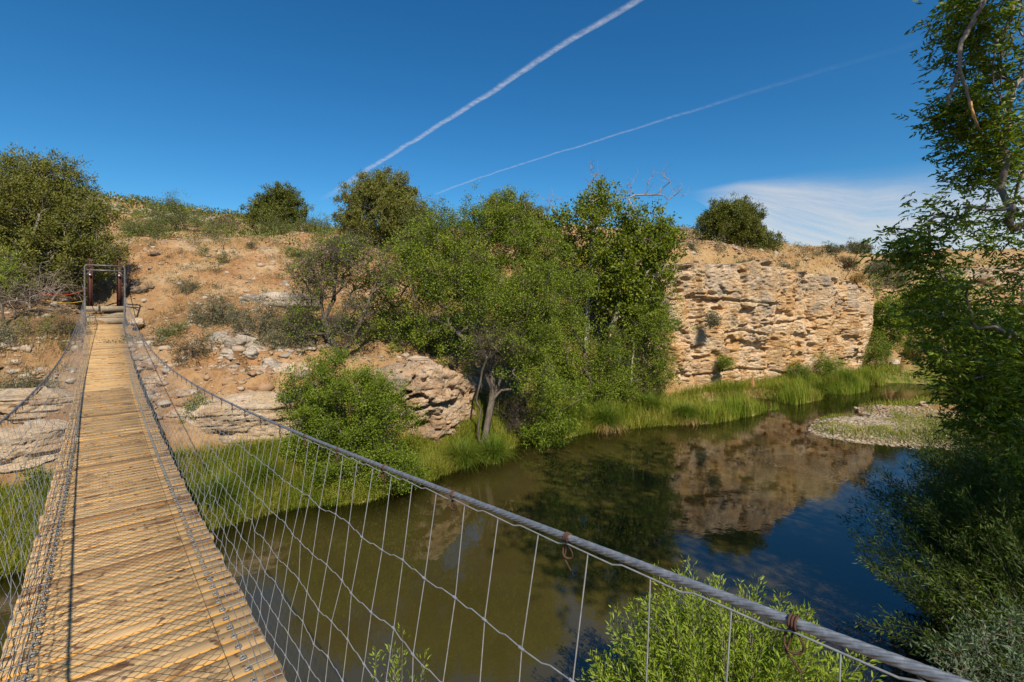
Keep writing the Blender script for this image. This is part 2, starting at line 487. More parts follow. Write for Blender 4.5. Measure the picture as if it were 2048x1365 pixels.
def wood_mat(name, edge):
    m, t, n, l = newmat(name)
    at = n.new("ShaderNodeAttribute"); at.attribute_name = "grain"; at.attribute_type = 'GEOMETRY'
    g = n.new("ShaderNodeNewGeometry")
    rnd = g.outputs['Random Per Island']
    cmb = n.new("ShaderNodeCombineXYZ"); l.new(mathn(n, l, 'MULTIPLY', rnd, 91.0), cmb.inputs[2])
    ad = n.new("ShaderNodeVectorMath"); l.new(at.outputs['Vector'], ad.inputs[0]); l.new(cmb.outputs[0], ad.inputs[1])
    mp = n.new("ShaderNodeMapping"); mp.inputs['Scale'].default_value = (30, 1.3, 1); l.new(ad.outputs[0], mp.inputs[0])
    n1 = noise(n, l, mp.outputs[0], 1.0, 5, .6, .6)
    if edge:
        cs = [(.46, .225, .05), (.58, .32, .085), (.67, .41, .14)]
    else:
        cs = [(.37, .255, .135), (.45, .325, .18), (.53, .40, .24)]
    r1 = ramp(n, [(.28, cs[0]), (.5, cs[1]), (.74, cs[2])]); l.new(n1.outputs[0], r1.inputs[0])
    tone = ramp(n, [(0, (.82, .80, .78)), (.25, (1.0, .97, .92)), (.7, (1.06, 1.0, .93)), (.90, (1.1, 1.03, .95)), (.95, (.8, .72, .66)), (1, (.50, .40, .34))])
    l.new(rnd, tone.inputs[0])
    c = mixc(n, l, 1.0, r1.outputs[0], tone.outputs[0], 'MULTIPLY')
    m2 = n.new("ShaderNodeMapping"); m2.inputs['Scale'].default_value = (9, 3.2, 1); l.new(ad.outputs[0], m2.inputs[0])
    n2 = noise(n, l, m2.outputs[0], 1.0, 4, .6)
    r2 = ramp(n, [(.555, (0, 0, 0)), (.66, (1, 1, 1))]); l.new(n2.outputs[0], r2.inputs[0])
    c = mixc(n, l, mathn(n, l, 'MULTIPLY', r2.outputs[0], .8), c, (.11, .05, .025))
    m3 = n.new("ShaderNodeMapping"); m3.inputs['Scale'].default_value = (14, 11, 1); l.new(ad.outputs[0], m3.inputs[0])
    n3 = noise(n, l, m3.outputs[0], 1.0, 2, .5)
    r3 = ramp(n, [(.63, (0, 0, 0)), (.68, (1, 1, 1))]); l.new(n3.outputs[0], r3.inputs[0])
    c = mixc(n, l, mathn(n, l, 'MULTIPLY', r3.outputs[0], .85), c, (.10, .045, .025))
    bs = n.new("ShaderNodeBsdfPrincipled"); l.new(c, bs.inputs['Base Color'])
    bs.inputs['Roughness'].default_value = .75
    bs.inputs['Specular IOR Level'].default_value = .2
    b = n.new("ShaderNodeBump"); b.inputs['Strength'].default_value = .12; b.inputs['Distance'].default_value = .0015
    l.new(n1.outputs[0], b.inputs['Height']); l.new(b.outputs[0], bs.inputs['Normal'])
    o = n.new("ShaderNodeOutputMaterial"); l.new(bs.outputs[0], o.inputs[0])
    return m
M['wood'] = wood_mat("plank_wood", False)
M['wood_edge'] = wood_mat("plank_edge_wood", True)

def cloud_mat(name, stretch, scale, lo, hi, dens, col=(.92, .93, .95)):
    m, t, n, l = newmat(name)
    at = n.new("ShaderNodeAttribute"); at.attribute_name = "fade"
    gr = n.new("ShaderNodeAttribute"); gr.attribute_name = "along"
    mp = n.new("ShaderNodeMapping"); mp.inputs['Scale'].default_value = stretch; l.new(gr.outputs['Vector'], mp.inputs[0])
    n1 = noise(n, l, mp.outputs[0], scale, 9, .72)
    f = mathn(n, l, 'MULTIPLY_ADD', n1.outputs[0], 1 / (hi - lo), -lo / (hi - lo), True)
    f = mathn(n, l, 'MULTIPLY', mathn(n, l, 'MULTIPLY', f, at.outputs['Fac']), dens, clamp=True)
    df = n.new("ShaderNodeBsdfDiffuse"); df.inputs[0].default_value = (*col, 1)
    tl = n.new("ShaderNodeBsdfTranslucent"); tl.inputs[0].default_value = (*col, 1)
    mx = n.new("ShaderNodeMixShader"); mx.inputs[0].default_value = .6
    l.new(df.outputs[0], mx.inputs[1]); l.new(tl.outputs[0], mx.inputs[2])
    tr = n.new("ShaderNodeBsdfTransparent")
    m2 = n.new("ShaderNodeMixShader"); l.new(f, m2.inputs[0]); l.new(tr.outputs[0], m2.inputs[1]); l.new(mx.outputs[0], m2.inputs[2])
    o = n.new("ShaderNodeOutputMaterial"); l.new(m2.outputs[0], o.inputs[0])
    return m

# ------------------------------------------------------------------ terrain
SHORE = np.array([(-40, 1), (-24, 3.5), (-16, 6.2), (-9.5, 9.0), (-6.68, 10.9), (-5.3, 12.1), (-3.85, 12.3), (-2.48, 13.8), (-.72, 15.9),
                  (.4, 17.6), (1.6, 17.9), (3.06, 19.0), (6.37, 20.1), (8.3, 20.4), (10.8, 22), (14.8, 24.8), (19.9, 27.8), (23.3, 30.5)], float)
CTRL = []
def cw(x, y, z): CTRL.append((x, y, z))
def cp(px, py, D): CTRL.append(tuple(P(px, py, D)))
for x, y in SHORE: cw(x, y, .0)
for x, y in SHORE[:-3]: cw(x + .55, y - 1.1, -.55)
for x, y in ((-30, -6), (-20, -2), (-12, 3), (-6, 6), (-2, 8.5), (1, 10), (4, 9), (5, 12), (9, 14.5), (3, 15)): cw(x, y, -1.0)
for x, y in ((15, 21.8), (10.3, 18.6), (12.6, 22.6)): cw(x, y, -.2)
for x, y in ((13.6, 20.0), (15.4, 19.2), (14.6, 20.8), (12.6, 19.4), (13.4, 18.4), (15.6, 18.2), (17.5, 20), (18.6, 21.4), (17.2, 22.4), (19.5, 19.5), (19.5, 23.5)): cw(x, y, .16)
for a in ((0, 985, 10.5), (-150, 985, 9.8), (0, 940, 10.9), (50, 830, 12.2), (-150, 830, 11.5), (0, 760, 13.5), (100, 690, 15), (-150, 690, 14), (60, 640, 17.5), (-150, 600, 18),
          (200, 640, 18.6), (230, 600, 20), (60, 560, 21), (210, 545, 22), (-200, 520, 24), (100, 500, 27), (-200, 440, 40), (240, 505, 26),
          (400, 895, 12.6), (520, 900, 13.0), (450, 862, 13.2), (450, 800, 13.8), (560, 800, 14.4), (330, 760, 14.5), (450, 700, 16.2), (330, 690, 16.5), (560, 700, 17),
          (400, 620, 19.5), (300, 560, 21.5), (400, 500, 26), (300, 490, 26), (350, 455, 36), (200, 410, 75), (260, 405, 90), (350, 425, 90), (450, 450, 75), (600, 462, 42), (650, 470, 40),
          (550, 490, 29), (640, 560, 24), (560, 610, 20.5), (700, 650, 20), (720, 705, 17.6), (830, 722, 17.0), (640, 760, 15.4), (760, 905, 14.6), (900, 905, 15.6),
          (900, 640, 22), (800, 560, 25), (900, 520, 29), (1000, 490, 33), (760, 470, 36), (1100, 475, 34), (1250, 478, 34), (900, 470, 60), (1200, 470, 60),
          (1000, 800, 18), (1000, 700, 20), (1100, 760, 20.5), (1200, 770, 22), (1270, 775, 23), (1180, 690, 25), (1100, 640, 25), (1250, 640, 26.5),
          (1330, 795, 24.4), (1420, 797, 25.2), (1500, 792, 26), (1600, 772, 28.2), (1690, 752, 30.2), (1745, 735, 31.8), (1790, 700, 36), (1800, 670, 44),
          (1290, 520, 28.5), (1380, 520, 28.2), (1500, 530, 29.2), (1600, 540, 31.2), (1690, 556, 33.4), (1720, 560, 36), (1720, 540, 44),
          (1380, 490, 34), (1470, 500, 35), (1600, 506, 46), (1700, 505, 55), (1790, 520, 55), (1850, 505, 85), (1950, 500, 90), (2048, 500, 95), (1500, 500, 70),
          (1800, 600, 50), (1900, 610, 60), (2000, 620, 60), (1850, 700, 42), (1850, 735, 36), (1950, 760, 29), (1830, 760, 31), (1850, 800, 24.4), (1760, 812, 23.2),
          (1700, 850, 19.6), (1720, 865, 18.4), (1850, 850, 19.4), (1950, 850, 19), (2048, 850, 19), (2300, 850, 18), (2300, 700, 30), (2500, 560, 60)): cp(*a)
for s_, l_, z_ in ((22.4, 0, 3.5), (22.4, -1.2, 3.6), (22.4, 1.2, 3.6), (23.9, 0, 3.9), (23.9, 1, 4.0), (23.9, -1, 4.0), (25.2, 0, 4.45), (25.2, 1, 4.5), (25.2, -1, 4.5), (26.5, 0, 4.7)):
    cw(-s_ * .6483 + (l_ + .139) * .7614, s_ * .7614 + (l_ + .139) * .6483, z_)
for x, y, z in ((16.2, 17.4, 0), (15.2, 14.6, 0), (12, 12, 0), (8.8, 8.6, 0), (6.6, 6.6, 0), (5.2, 5.2, 0), (3, 3.2, .05), (0, 1.4, .05), (-4, -1, .05), (-10, -5, .05), (-20, -11, .05),
                (9.8, 8, .7), (8, 5.5, .9), (12.8, 10.5, .7), (17, 14, .6), (20, 16, .7), (6.5, 3, 1.2), (3, 0, 1.6), (-2, -4, 1.6), (-10, -9, 1.8), (5.5, -6.6, 3.9), (10, -3, 3.0), (12, 4, 1.9),
                (16, 8, 1.8), (25, 10, 2.4), (40, 10, 4), (0, -12, 4.4), (-15, -20, 4.5), (15, -15, 5), (40, -20, 6), (0, -50, 8), (-50, -40, 8), (60, 20, 6), (60, 40, 8), (110, 60, 12),
                (-40, 14, 5), (-60, 20, 10), (-60, 60, 20), (-100, 90, 27), (-60, -5, 1.0), (0, 130, 18), (60, 130, 14), (120, 130, 14), (-60, 160, 30), (-200, 200, 45), (200, 200, 16), (-250, -250, 20), (250, -250, 20), (0, 300, 20)):
    cw(x, y, z)
C = np.array(CTRL)
_d = np.linalg.norm(C[:, None, :2] - C[None, :, :2], axis=2)
_n = len(C)
_A = np.zeros((_n + 3, _n + 3))
_A[:_n, :_n] = _d - 0.25 * np.eye(_n) * -1
_A[:_n, _n] = 1; _A[:_n, _n + 1:] = C[:, :2]
_A[_n, :_n] = 1; _A[_n + 1:, :_n] = C[:, :2].T
_W = np.linalg.solve(_A, np.concatenate([C[:, 2], np.zeros(3)]))

CLIFF = np.array([P(px, HZ, D)[:2] for px, D in ((1215, 24.6), (1330, 24.9), (1400, 25.7), (1500, 26.8), (1600, 28.7), (1660, 30.0), (1705, 31.0), (1730, 32.0), (1739, 33.5), (1732, 37.0), (1700, 41.0))])
def zbase(x, y):
    x = np.atleast_1d(np.asarray(x, float)); y = np.atleast_1d(np.asarray(y, float))
    z = np.empty(len(x))
    for i in range(0, len(x), 20000):
        s = slice(i, i + 20000)
        d = np.sqrt((x[s, None] - C[None, :, 0]) ** 2 + (y[s, None] - C[None, :, 1]) ** 2)
        z[s] = d @ _W[:_n] + _W[_n] + x[s] * _W[_n + 1] + y[s] * _W[_n + 2]
    return z

def zt(x, y):
    """height of the ground"""
    x = np.atleast_1d(np.asarray(x, float)); y = np.atleast_1d(np.asarray(y, float))
    z = zbase(x, y)
    q = np.stack([x, y, np.zeros(len(x))], 1)
    up = smooth(.15, 2.5, z)
    far = 1 + smooth(30, 90, y) * 2.5
    z = z + up * far * (.75 * (fbm(q * .33, 4, 5) - .5) + .22 * (fbm(q * 1.7, 4, 9) - .5)) + .05 * (fbm(q * 2.5, 3, 3) - .5)
    lx, ly = -15.8, 18.6
    nl = np.exp(-(((x - lx) ** 2 + (y - ly) ** 2) / 3.2))
    z = z * (1 - nl) + nl * zbase(x, y)
    z = z + smooth(1.2, 2.0, z) * (1 - nl) * .36 * (np.abs(fbm(q * 1.1, 4, 61) - .5) * -2 + .35)
    # thin rock beds step the slope between the grass and the anchor
    st = smooth(.8, 1.4, z) * (1 - smooth(3.2, 4.2, z)) * (x < 3) * (y < 21)
    ph = z / .62 + 1.2 * (fbm(q * .25, 2, 21) - .5)
    z = z + st * .62 * (smooth(.25, .75, ph - np.floor(ph)) - (ph - np.floor(ph))) * .8
    # the ground stops at the foot of the cliff and starts again behind its rim
    for k in range(len(CLIFF) - 1):
        a, b = CLIFF[k], CLIFF[k + 1]
        ab = b - a
        L = np.linalg.norm(ab)
        t = ((x - a[0]) * ab[0] + (y - a[1]) * ab[1]) / L ** 2
        sd = ((x - a[0]) * ab[1] - (y - a[1]) * ab[0]) / L       # positive in front of the face
        ins = (t >= (-.0 if k else .15)) & (t <= 1.0) & (sd > -2.6) & (sd < 4)
        cap = .42 + .12 * sd.clip(-1, 0) + np.maximum(0, -sd - .75) * 9
        z = np.where(ins, np.minimum(z, cap), z)
    return z

def zt1(x, y): return float(zt([x], [y])[0])

def turf_mask(x, y, z):
    sh = np.interp(x, SHORE[:, 0], SHORE[:, 1])
    a = (1 - smooth(1.2, 2.2, y - sh)) * smooth(-.3, .1, y - sh) * (x < 23)
    b = smooth(15, 18, x) * smooth(22.5, 24.5, y) * (1 - smooth(33, 42, y)) * (1 - smooth(.6, 1.4, z))
    c = (1 - smooth(.8, 2.5, z)) * (y < 16) * (x > 3) * (y < x * 1.1 + 1)
    return np.clip(a * .9 + b + c * .9, 0, 1)

def build_ground():
    ang = np.concatenate([np.linspace(-180, -62, 60, endpoint=False), np.linspace(-62, 62, 520, endpoint=False), np.linspace(62, 180, 60, endpoint=False)])
    rad = np.concatenate([[0.3], np.geomspace(1.2, 60, 330), np.geomspace(61.5, 900, 70)])
    a, r = np.meshgrid(np.radians(ang), rad)
    x, y = (r * np.sin(a)).ravel(), (r * np.cos(a)).ravel()
    z = zt(x, y)
    na, nr = len(ang), len(rad)
    i = np.arange(nr - 1)[:, None] * na
    j = np.arange(na)[None]
    k = (j + 1) % na
    F = np.stack([i + j, i + k, i + na + k, i + na + j], -1).reshape(-1, 4)[:, ::-1]
    V = np.stack([x, y, z], 1)
    turf = turf_mask(x, y, z)
    q = V * np.array([1, 1, 0])
    straw = np.clip(smooth(5.8, 7.2, z) * smooth(2, 8, x) + .55 * smooth(2.2, 3.2, z) * (1 - smooth(4, 5.2, z)) * (x > -7) + .5 * smooth(7.5, 9, z) + .15, 0, 1)
    gravel = np.exp(-((x - 14) / 3.0) ** 2 - ((y - 20) / 2.6) ** 2) * 1.6
    gravel = np.clip(gravel, 0, 1) * (z > -.4)
    litter = np.clip(np.exp(-((x + 17.5) / 5) ** 2 - ((y - 17) / 4) ** 2) * .9 + np.exp(-((x - 1) / 5) ** 2 - ((y - 20) / 4) ** 2) * .9 + np.exp(-((x + 12) / 5) ** 2 - ((y - 12.5) / 2) ** 2) * .4, 0, 1)
    turf = np.clip(turf - gravel, 0, 1)
    o = mesh_np("ground", V, F, M['ground'], smoothed=True, attrs={"turf": turf, "straw": straw, "gravel": gravel, "litter": litter})
    tag(o, kind="structure")
build_ground()

def build_water():
    xs = np.linspace(-60, 60, 241); ys = np.linspace(-30, 46, 153)
    X, Y = np.meshgrid(xs, ys)
    x, y = X.ravel(), Y.ravel()
    dep = -zbase(x, y)
    murk = smooth(.02, .9, dep) * .94
    n = len(xs)
    i = (np.arange(len(ys) - 1)[:, None] * n + np.arange(n - 1)[None])
    F = np.stack([i, i + 1, i + n + 1, i + n], -1).reshape(-1, 4)
    o = mesh_np("creek_water", np.stack([x, y, np.zeros(len(x))], 1), F, M['water'], smoothed=True, attrs={"murk": murk})
    tag(o, kind="structure")
build_water()

# ------------------------------------------------------------------ rock walls
def rock_wall(name, path, nu, nv, amp, mat, back=1.6, strata=.5, under=0.0, seed=0, holes=.0, fine=3.0, plates=0.0, cols=0.0, bumps=(), lipw=.25, cracks=0.0, pit=1.0):
    """path rows (x, y, zbase, ztop); the face looks to the left of the path's direction turned to the camera"""
    p = np.asarray(path, float)
    s = np.concatenate([[0], np.cumsum(np.linalg.norm(np.diff(p[:, :2], axis=0), axis=1))])
    u = np.linspace(0, s[-1], nu)
    c = np.stack([np.interp(u, s, p[:, k]) for k in range(4)], 1)
    ker = np.hanning(max(5, nu // 14)); ker /= ker.sum()
    h = len(ker) // 2
    for k in range(4):
        c[:, k] = np.convolve(np.pad(c[:, k], h, mode='edge'), ker, 'same')[h:h + nu]
    t = unit(np.gradient(c[:, :2], axis=0))
    nrm = np.stack([t[:, 1], -t[:, 0]], 1)            # to the right of travel: faces the camera when the path runs left to right
    nf = int(nv * .78)
    vf = np.linspace(0, 1, nf); vb = np.linspace(0, 1, nv - nf + 1)[1:]
    V = np.zeros((nv, nu, 3))
    for r in range(nv):
        if r < nf:
            v = vf[r]
            z = c[:, 2] + (c[:, 3] - c[:, 2]) * v
            off = -under * (1 - v) ** 2
            lip = lipw * smooth(.90, 1, np.array([v]))[0]
            off -= lip
        else:
            v = vb[r - nf]
            z = c[:, 3] + .12 * np.sin(v * 3)
            off = -lipw - back * v
        V[r, :, 0] = c[:, 0] + nrm[:, 0] * off
        V[r, :, 1] = c[:, 1] + nrm[:, 1] * off
        V[r, :, 2] = z
    Q = V.reshape(-1, 3)
    wt = np.concatenate([np.ones(nf), 1 - .75 * vb])[:, None].repeat(nu, 1).ravel()
    big = fbm(Q * np.array([.45, .45, .22]), 3, seed + 1) - .5
    lay = fbm(Q * np.array([.5, .5, 2.4]), 3, seed + 11) - .5
    md = 1 - 2 * np.abs(fbm(Q * np.array([1.1, 1.1, 1.5]), 4, seed + 21) - .5)
    fn = fbm(Q * np.array([fine, fine, fine * 1.7]), 4, seed + 31) - .5
    d = amp * (2.4 * big + strata * 1.9 * lay - .9 * (md - .75) + 1.0 * fn)
    if cracks:
        H_ = c[:, 3].mean() - c[:, 2].mean()
        for q_, fr in enumerate((.17, .34, .52, .64, .80)):
            zc = c[:, 2].mean() + H_ * fr
            zl = zc + 1.1 * (fbm(np.stack([Q[:, 0] * .28, Q[:, 1] * .28, Q[:, 0] * 0 + q_ * 9], 1), 3, seed + 81) - .5) + .22 * (fbm(Q * 1.7, 2, seed + 83) - .5)
            on = smooth(.47, .66, fbm(np.stack([Q[:, 0] * .42, Q[:, 1] * .42, Q[:, 0] * 0 + q_ * 5], 1), 2, seed + 85))
            dz = Q[:, 2] - zl
            d -= cracks * on * np.exp(-(dz / .07) ** 2)
            d += cracks * .6 * on * smooth(0, .12, dz) * np.exp(-np.maximum(dz, 0) / .45)     # the bed above overhangs the joint
        ver = fbm(Q * np.array([1.5, 1.5, .16]), 3, seed + 87)
        d -= cracks * 1.3 * smooth(.59, .68, ver)
        d += cracks * 1.6 * (vnoise(np.stack([Q[:, 0] * .9 + Q[:, 1] * .9 + .6 * big, np.floor(Q[:, 2] / 1.9 + big * 2) * 3.7, Q[:, 2] * 0], 1), seed + 89) - .5)
    if plates:
        zz = Q[:, 2] / .15 + 1.6 * fbm(Q * np.array([.35, .35, .3]), 2, seed + 61) + .35 * fbm(Q * np.array([2, 2, .5]), 2, seed + 62)
        q2 = np.stack([Q[:, 0] * .8, Q[:, 1] * .8, np.floor(zz) * 7.3], 1)
        fr_ = zz - np.floor(zz)
        d += plates * (vnoise(q2, seed + 63) - .5) * smooth(0, .14, fr_) * smooth(0, .10, 1 - fr_) - plates * .35 * (1 - smooth(0, .12, fr_))
    d += cols * (fbm(Q * np.array([.8, .8, .12]), 3, seed + 71) - .5) * 2
    for bx, by, br, bh in bumps:
        g_ = np.exp(-((Q[:, 0] - bx) ** 2 + (Q[:, 1] - by) ** 2) / br ** 2)
        d += bh * g_ * smooth(c[:, 2].mean() + 1.2, c[:, 3].mean() - 2.2, Q[:, 2])
        Q[:, 2] += .35 * g_ * np.concatenate([smooth(.85, 1, vf), 1 - smooth(.2, .5, vb)])[:, None].repeat(nu, 1).ravel()
    if holes:
        hn = fbm(Q * np.array([1.0, 1.0, 2.2]), 3, seed + 41)
        d -= holes * smooth(.60, .70, hn)
        hn = fbm(Q * np.array([3.2, 3.2, 4.6]), 3, seed + 45)
        d -= holes * .55 * pit * smooth(.60, .72, hn)
        hn = fbm(Q * np.array([8, 8, 10.0]), 2, seed + 47)
        d -= holes * .2 * smooth(.58, .72, hn)
    nn = np.tile(nrm, (nv, 1))
    Q[:, 0] += nn[:, 0] * d * wt
    Q[:, 1] += nn[:, 1] * d * wt
    topw = np.concatenate([smooth(.8, 1, vf), np.ones(nv - nf)])[:, None].repeat(nu, 1).ravel()
    Q[:, 2] += amp * .8 * (fbm(Q * .9, 4, seed + 51) - .5) * topw * 1.6 + amp * .35 * fn * topw
    i = (np.arange(nv - 1)[:, None] * nu + np.arange(nu - 1)[None])
    F = np.stack([i, i + 1, i + nu + 1, i + nu], -1).reshape(-1, 4)
    return mesh_np(name, Q, F, mat, smoothed=False)

def wpath(rows):
    out = []
    for px, yb, ytop, D in rows:
        a, b = P(px, yb, D), P(px, ytop, D)
        out.append((a[0], a[1], a[2], b[2]))
    return out

cl = wpath([(1215, 790, 600, 24.6), (1270, 800, 560, 24.6), (1330, 812, 535, 24.9), (1400, 815, 527, 25.7), (1500, 805, 530, 26.8), (1530, 800, 530, 27.1), (1600, 785, 543, 28.7),
            (1660, 770, 552, 30.0), (1705, 762, 560, 31.0), (1730, 752, 573, 32.0), (1737, 745, 585, 33.5), (1730, 735, 590, 37.0), (1700, 720, 585, 41.0)])
pin = P(1525, HZ, 26.9)
o = rock_wall("cliff", cl, 680, 320, .11, M['cliff'], 2.6, .16, .8, 3, .28, 6.5, .015, .80, ((pin[0], pin[1], .8, .6),), .06, .16, .9)
tag(o, kind="structure")

def ledge(label, rows, nu, nv, amp, mat, **kw):
    o = rock_wall("rock_ledge", wpath(rows), nu, nv, amp, M[mat], **kw)
    return tag(o, label, "rock ledge", "layered rock ledges on the bank")
ledge("long grey upper rock ledge left of the bridge deck", [(-160, 850, 800, 11.6), (0, 850, 795, 11.9), (60, 845, 792, 12.1), (120, 835, 785, 12.6), (170, 820, 790, 13.2)], 190, 50, .13, 'ledge', back=.9, strata=.8, seed=5, holes=.1, plates=.22)
ledge("lower pale rock ledge just above the grass left of the deck", [(-160, 950, 885, 10.6), (0, 950, 880, 10.9), (50, 940, 868, 11.1), (110, 915, 855, 11.5), (160, 900, 850, 12)], 190, 60, .14, 'ledge', back=.9, strata=.8, plates=.24, seed=15, holes=.1)
ledge("grey layered rock ledge right of the deck above the grass", [(290, 890, 820, 13.0), (360, 900, 820, 12.9), (430, 902, 815, 12.9), (500, 905, 805, 13.1), (570, 905, 800, 13.4), (640, 900, 790, 13.9)], 260, 70, .15, 'ledge', back=1.1, strata=.8, plates=.24, seed=25, holes=.12)
ledge("upper broken rock ledge below the slope beside the right handrail", [(280, 800, 750, 14.2), (340, 805, 755, 14.3), (420, 800, 760, 14.4), (500, 790, 745, 14.8), (590, 780, 735, 15.3)], 200, 40, .13, 'ledge', back=1.0, strata=.8, plates=.24, seed=35, holes=.08)
ledge("cream coloured rock outcrop with dark hollows behind the bright green bush", [(700, 925, 760, 14.6), (780, 930, 745, 14.8), (830, 930, 735, 14.9), (880, 925, 730, 15.3), (920, 915, 745, 16.2), (950, 900, 760, 17.4), (1000, 880, 770, 18.6)], 300, 150, .20, 'cream_rock', back=1.4, strata=.4, under=.3, seed=45, holes=.34, plates=.03, cols=.3, cracks=.22, lipw=.1)
ledge("pale rock band across the slope above the grey green bushes", [(480, 612, 592, 20.2), (530, 615, 590, 20.2), (600, 615, 592, 20.4), (640, 612, 598, 20.8)], 110, 24, .12, 'pale_rock', back=.8, strata=.8, plates=.24, seed=55)
ledge("pale broken rock shelf under the grey green bushes by the right handrail", [(425, 735, 690, 15.9), (460, 750, 675, 15.8), (500, 760, 690, 15.9), (560, 765, 715, 16.2)], 130, 50, .2, 'pale_rock', back=.9, strata=.8, plates=.24, seed=65, holes=.25)
ledge("far pale cliff band seen through the foreground leaves", [(1860, 640, 575, 58), (1930, 640, 540, 58), (2000, 640, 535, 58), (2100, 640, 540, 58), (2300, 640, 540, 60)], 200, 60, .5, 'cliff', back=4, strata=.9, seed=75, holes=.4, fine=1.2)

CH = []
def boulder(name, label, px, py, D, r, mat, flat=.75, seed=0, group=None, cat="rock"):
    import bmesh
    bm = bmesh.new()
    bmesh.ops.create_icosphere(bm, subdivisions=4, radius=1)
    V = np.array([v.co[:] for v in bm.verts])
    F = np.array([[v.index for v in f.verts] for f in bm.faces])
    bm.free()
    V = V * (1 + .9 * (fbm(V * 1.1 + seed * 3.1, 3, seed) - .5) + .5 * (fbm(V * np.array([3, 3, 6]) + seed, 4, seed + 4) - .5))[:, None]
    V = V * np.array([r, r * .85, r * flat])
    a = seed * 1.7
    Rm = np.array([[math.cos(a), -math.sin(a), 0], [math.sin(a), math.cos(a), 0], [0, 0, 1]])
    V = V @ Rm.T
    x = (px - 1024) / FPX * D
    V += np.array([x, D, max(zt1(x, D), P(px, py, D)[2] - .3) + r * flat * .45])
    o = mesh_np(name, V, F, M[mat], smoothed=True)
    return tag(o, label, cat, group)
for k, (px, py, D, r, mat, lab) in enumerate([
        (266, 585, 20.8, .34, 'dark_rock', "large dark brown boulder on the slope right of the bridge portal"),
        (272, 560, 21.4, .26, 'dark_rock', "rounded dark boulder just uphill of the largest one by the portal"),
        (300, 574, 21.2, .16, 'dark_rock', "small round dark stone right of the boulders by the portal"),
        (288, 588, 20.9, .17, 'dark_rock', "flat dark stone between the boulder and the bare dirt by the portal"),
        (195, 540, 22.8, .2, 'dark_rock', "dark stone on the slope seen through the portal frame"),
        (275, 635, 18.7, .26, 'ledge', "grey stone beside the right foot of the bridge portal"),
        (832, 722, 16.4, .42, 'ledge', "grey rounded boulder topping the rock outcrop in dry grass"),
        (868, 735, 16.2, .3, 'ledge', "second grey boulder on the outcrop right of the rounded one"),
        (310, 530, 24, .2, 'dark_rock', "brown stone halfway up the dry slope right of the portal"),
        (440, 690, 16.6, .32, 'pale_rock', "chalky white boulder above the right handrail"),
        (470, 700, 16.0, .36, 'pale_rock', "largest chalky rock below the sprawling grey green bush"),
        (500, 725, 15.7, .26, 'pale_rock', "chalky rock at the lower right of the largest chalky one"),
        (455, 735, 15.5, .22, 'pale_rock', "chalky rock just above the handrail below the largest one"),
        (545, 735, 15.6, .3, 'pale_rock', "chalky rock under the foot of the half bare mesquite"),
        (500, 598, 20.4, .3, 'pale_rock', "pale rock at the left end of the rock band on the slope"),
        (300, 690, 15.9, .16, 'pale_rock', "small cream stone on bare soil close to the right handrail"),
        (1790, 728, 36, .5, 'pale_rock', "pale stone at the upstream foot of the green bank"),
        (1845, 815, 23, .2, 'ledge', "flat grey stone at the grassy edge of the gravel bar")]):
    boulder("boulder", lab, px, py, D, r, mat, .7, k, "boulders on the banks")

# loose stones: countless small ones
def stones(name, pos, size, mat, flat=.6):
    base = np.array([(1, 0, 0), (-.5, .87, 0), (-.5, -.87, 0), (.3, .5, .8), (.3, -.5, .8), (-.6, 0, .8)], float)
    tri = np.array([(0, 1, 3), (0, 3, 4), (0, 4, 2), (1, 2, 5), (1, 5, 3), (2, 4, 5), (3, 5, 4)])
    # rounder: an octahedron subdivided once
    o6 = np.array([(1, 0, 0), (0, 1, 0), (-1, 0, 0), (0, -1, 0), (0, 0, 1), (0, 0, -1)], float)
    t8 = [(0, 1, 4), (1, 2, 4), (2, 3, 4), (3, 0, 4), (1, 0, 5), (2, 1, 5), (3, 2, 5), (0, 3, 5)]
    vs = [tuple(v) for v in o6]; fs = []
    def mid(a, b):
        m_ = tuple(unit(np.array(vs[a]) + np.array(vs[b])))
        if m_ not in vs: vs.append(m_)
        return vs.index(m_)
    for a, b, c in t8:
        ab, bc, ca = mid(a, b), mid(b, c), mid(c, a)
        fs += [(a, ab, ca), (ab, b, bc), (ca, bc, c), (ab, bc, ca)]
    base, tri = np.array(vs), np.array(fs)
    n = len(pos)
    S = np.stack([size * rng.uniform(.7, 1.3, n), size * rng.uniform(.6, 1.1, n), size * flat * rng.uniform(.7, 1.2, n)], 1)
    J = 1 + .28 * rng.normal(size=(n, len(base), 1)).clip(-1.5, 1.5)
    L = base[None] * J * S[:, None, :]
    a = rng.uniform(0, 6.28, n)
    ca, sa = np.cos(a)[:, None], np.sin(a)[:, None]
    X = L[:, :, 0] * ca - L[:, :, 1] * sa
    Y = L[:, :, 0] * sa + L[:, :, 1] * ca
    V = np.stack([X, Y, L[:, :, 2]], -1) + pos[:, None, :]
    F = (np.arange(n)[:, None, None] * len(base) + tri[None]).reshape(-1, 3)
    return mesh_np(name, V.reshape(-1, 3), F, mat)

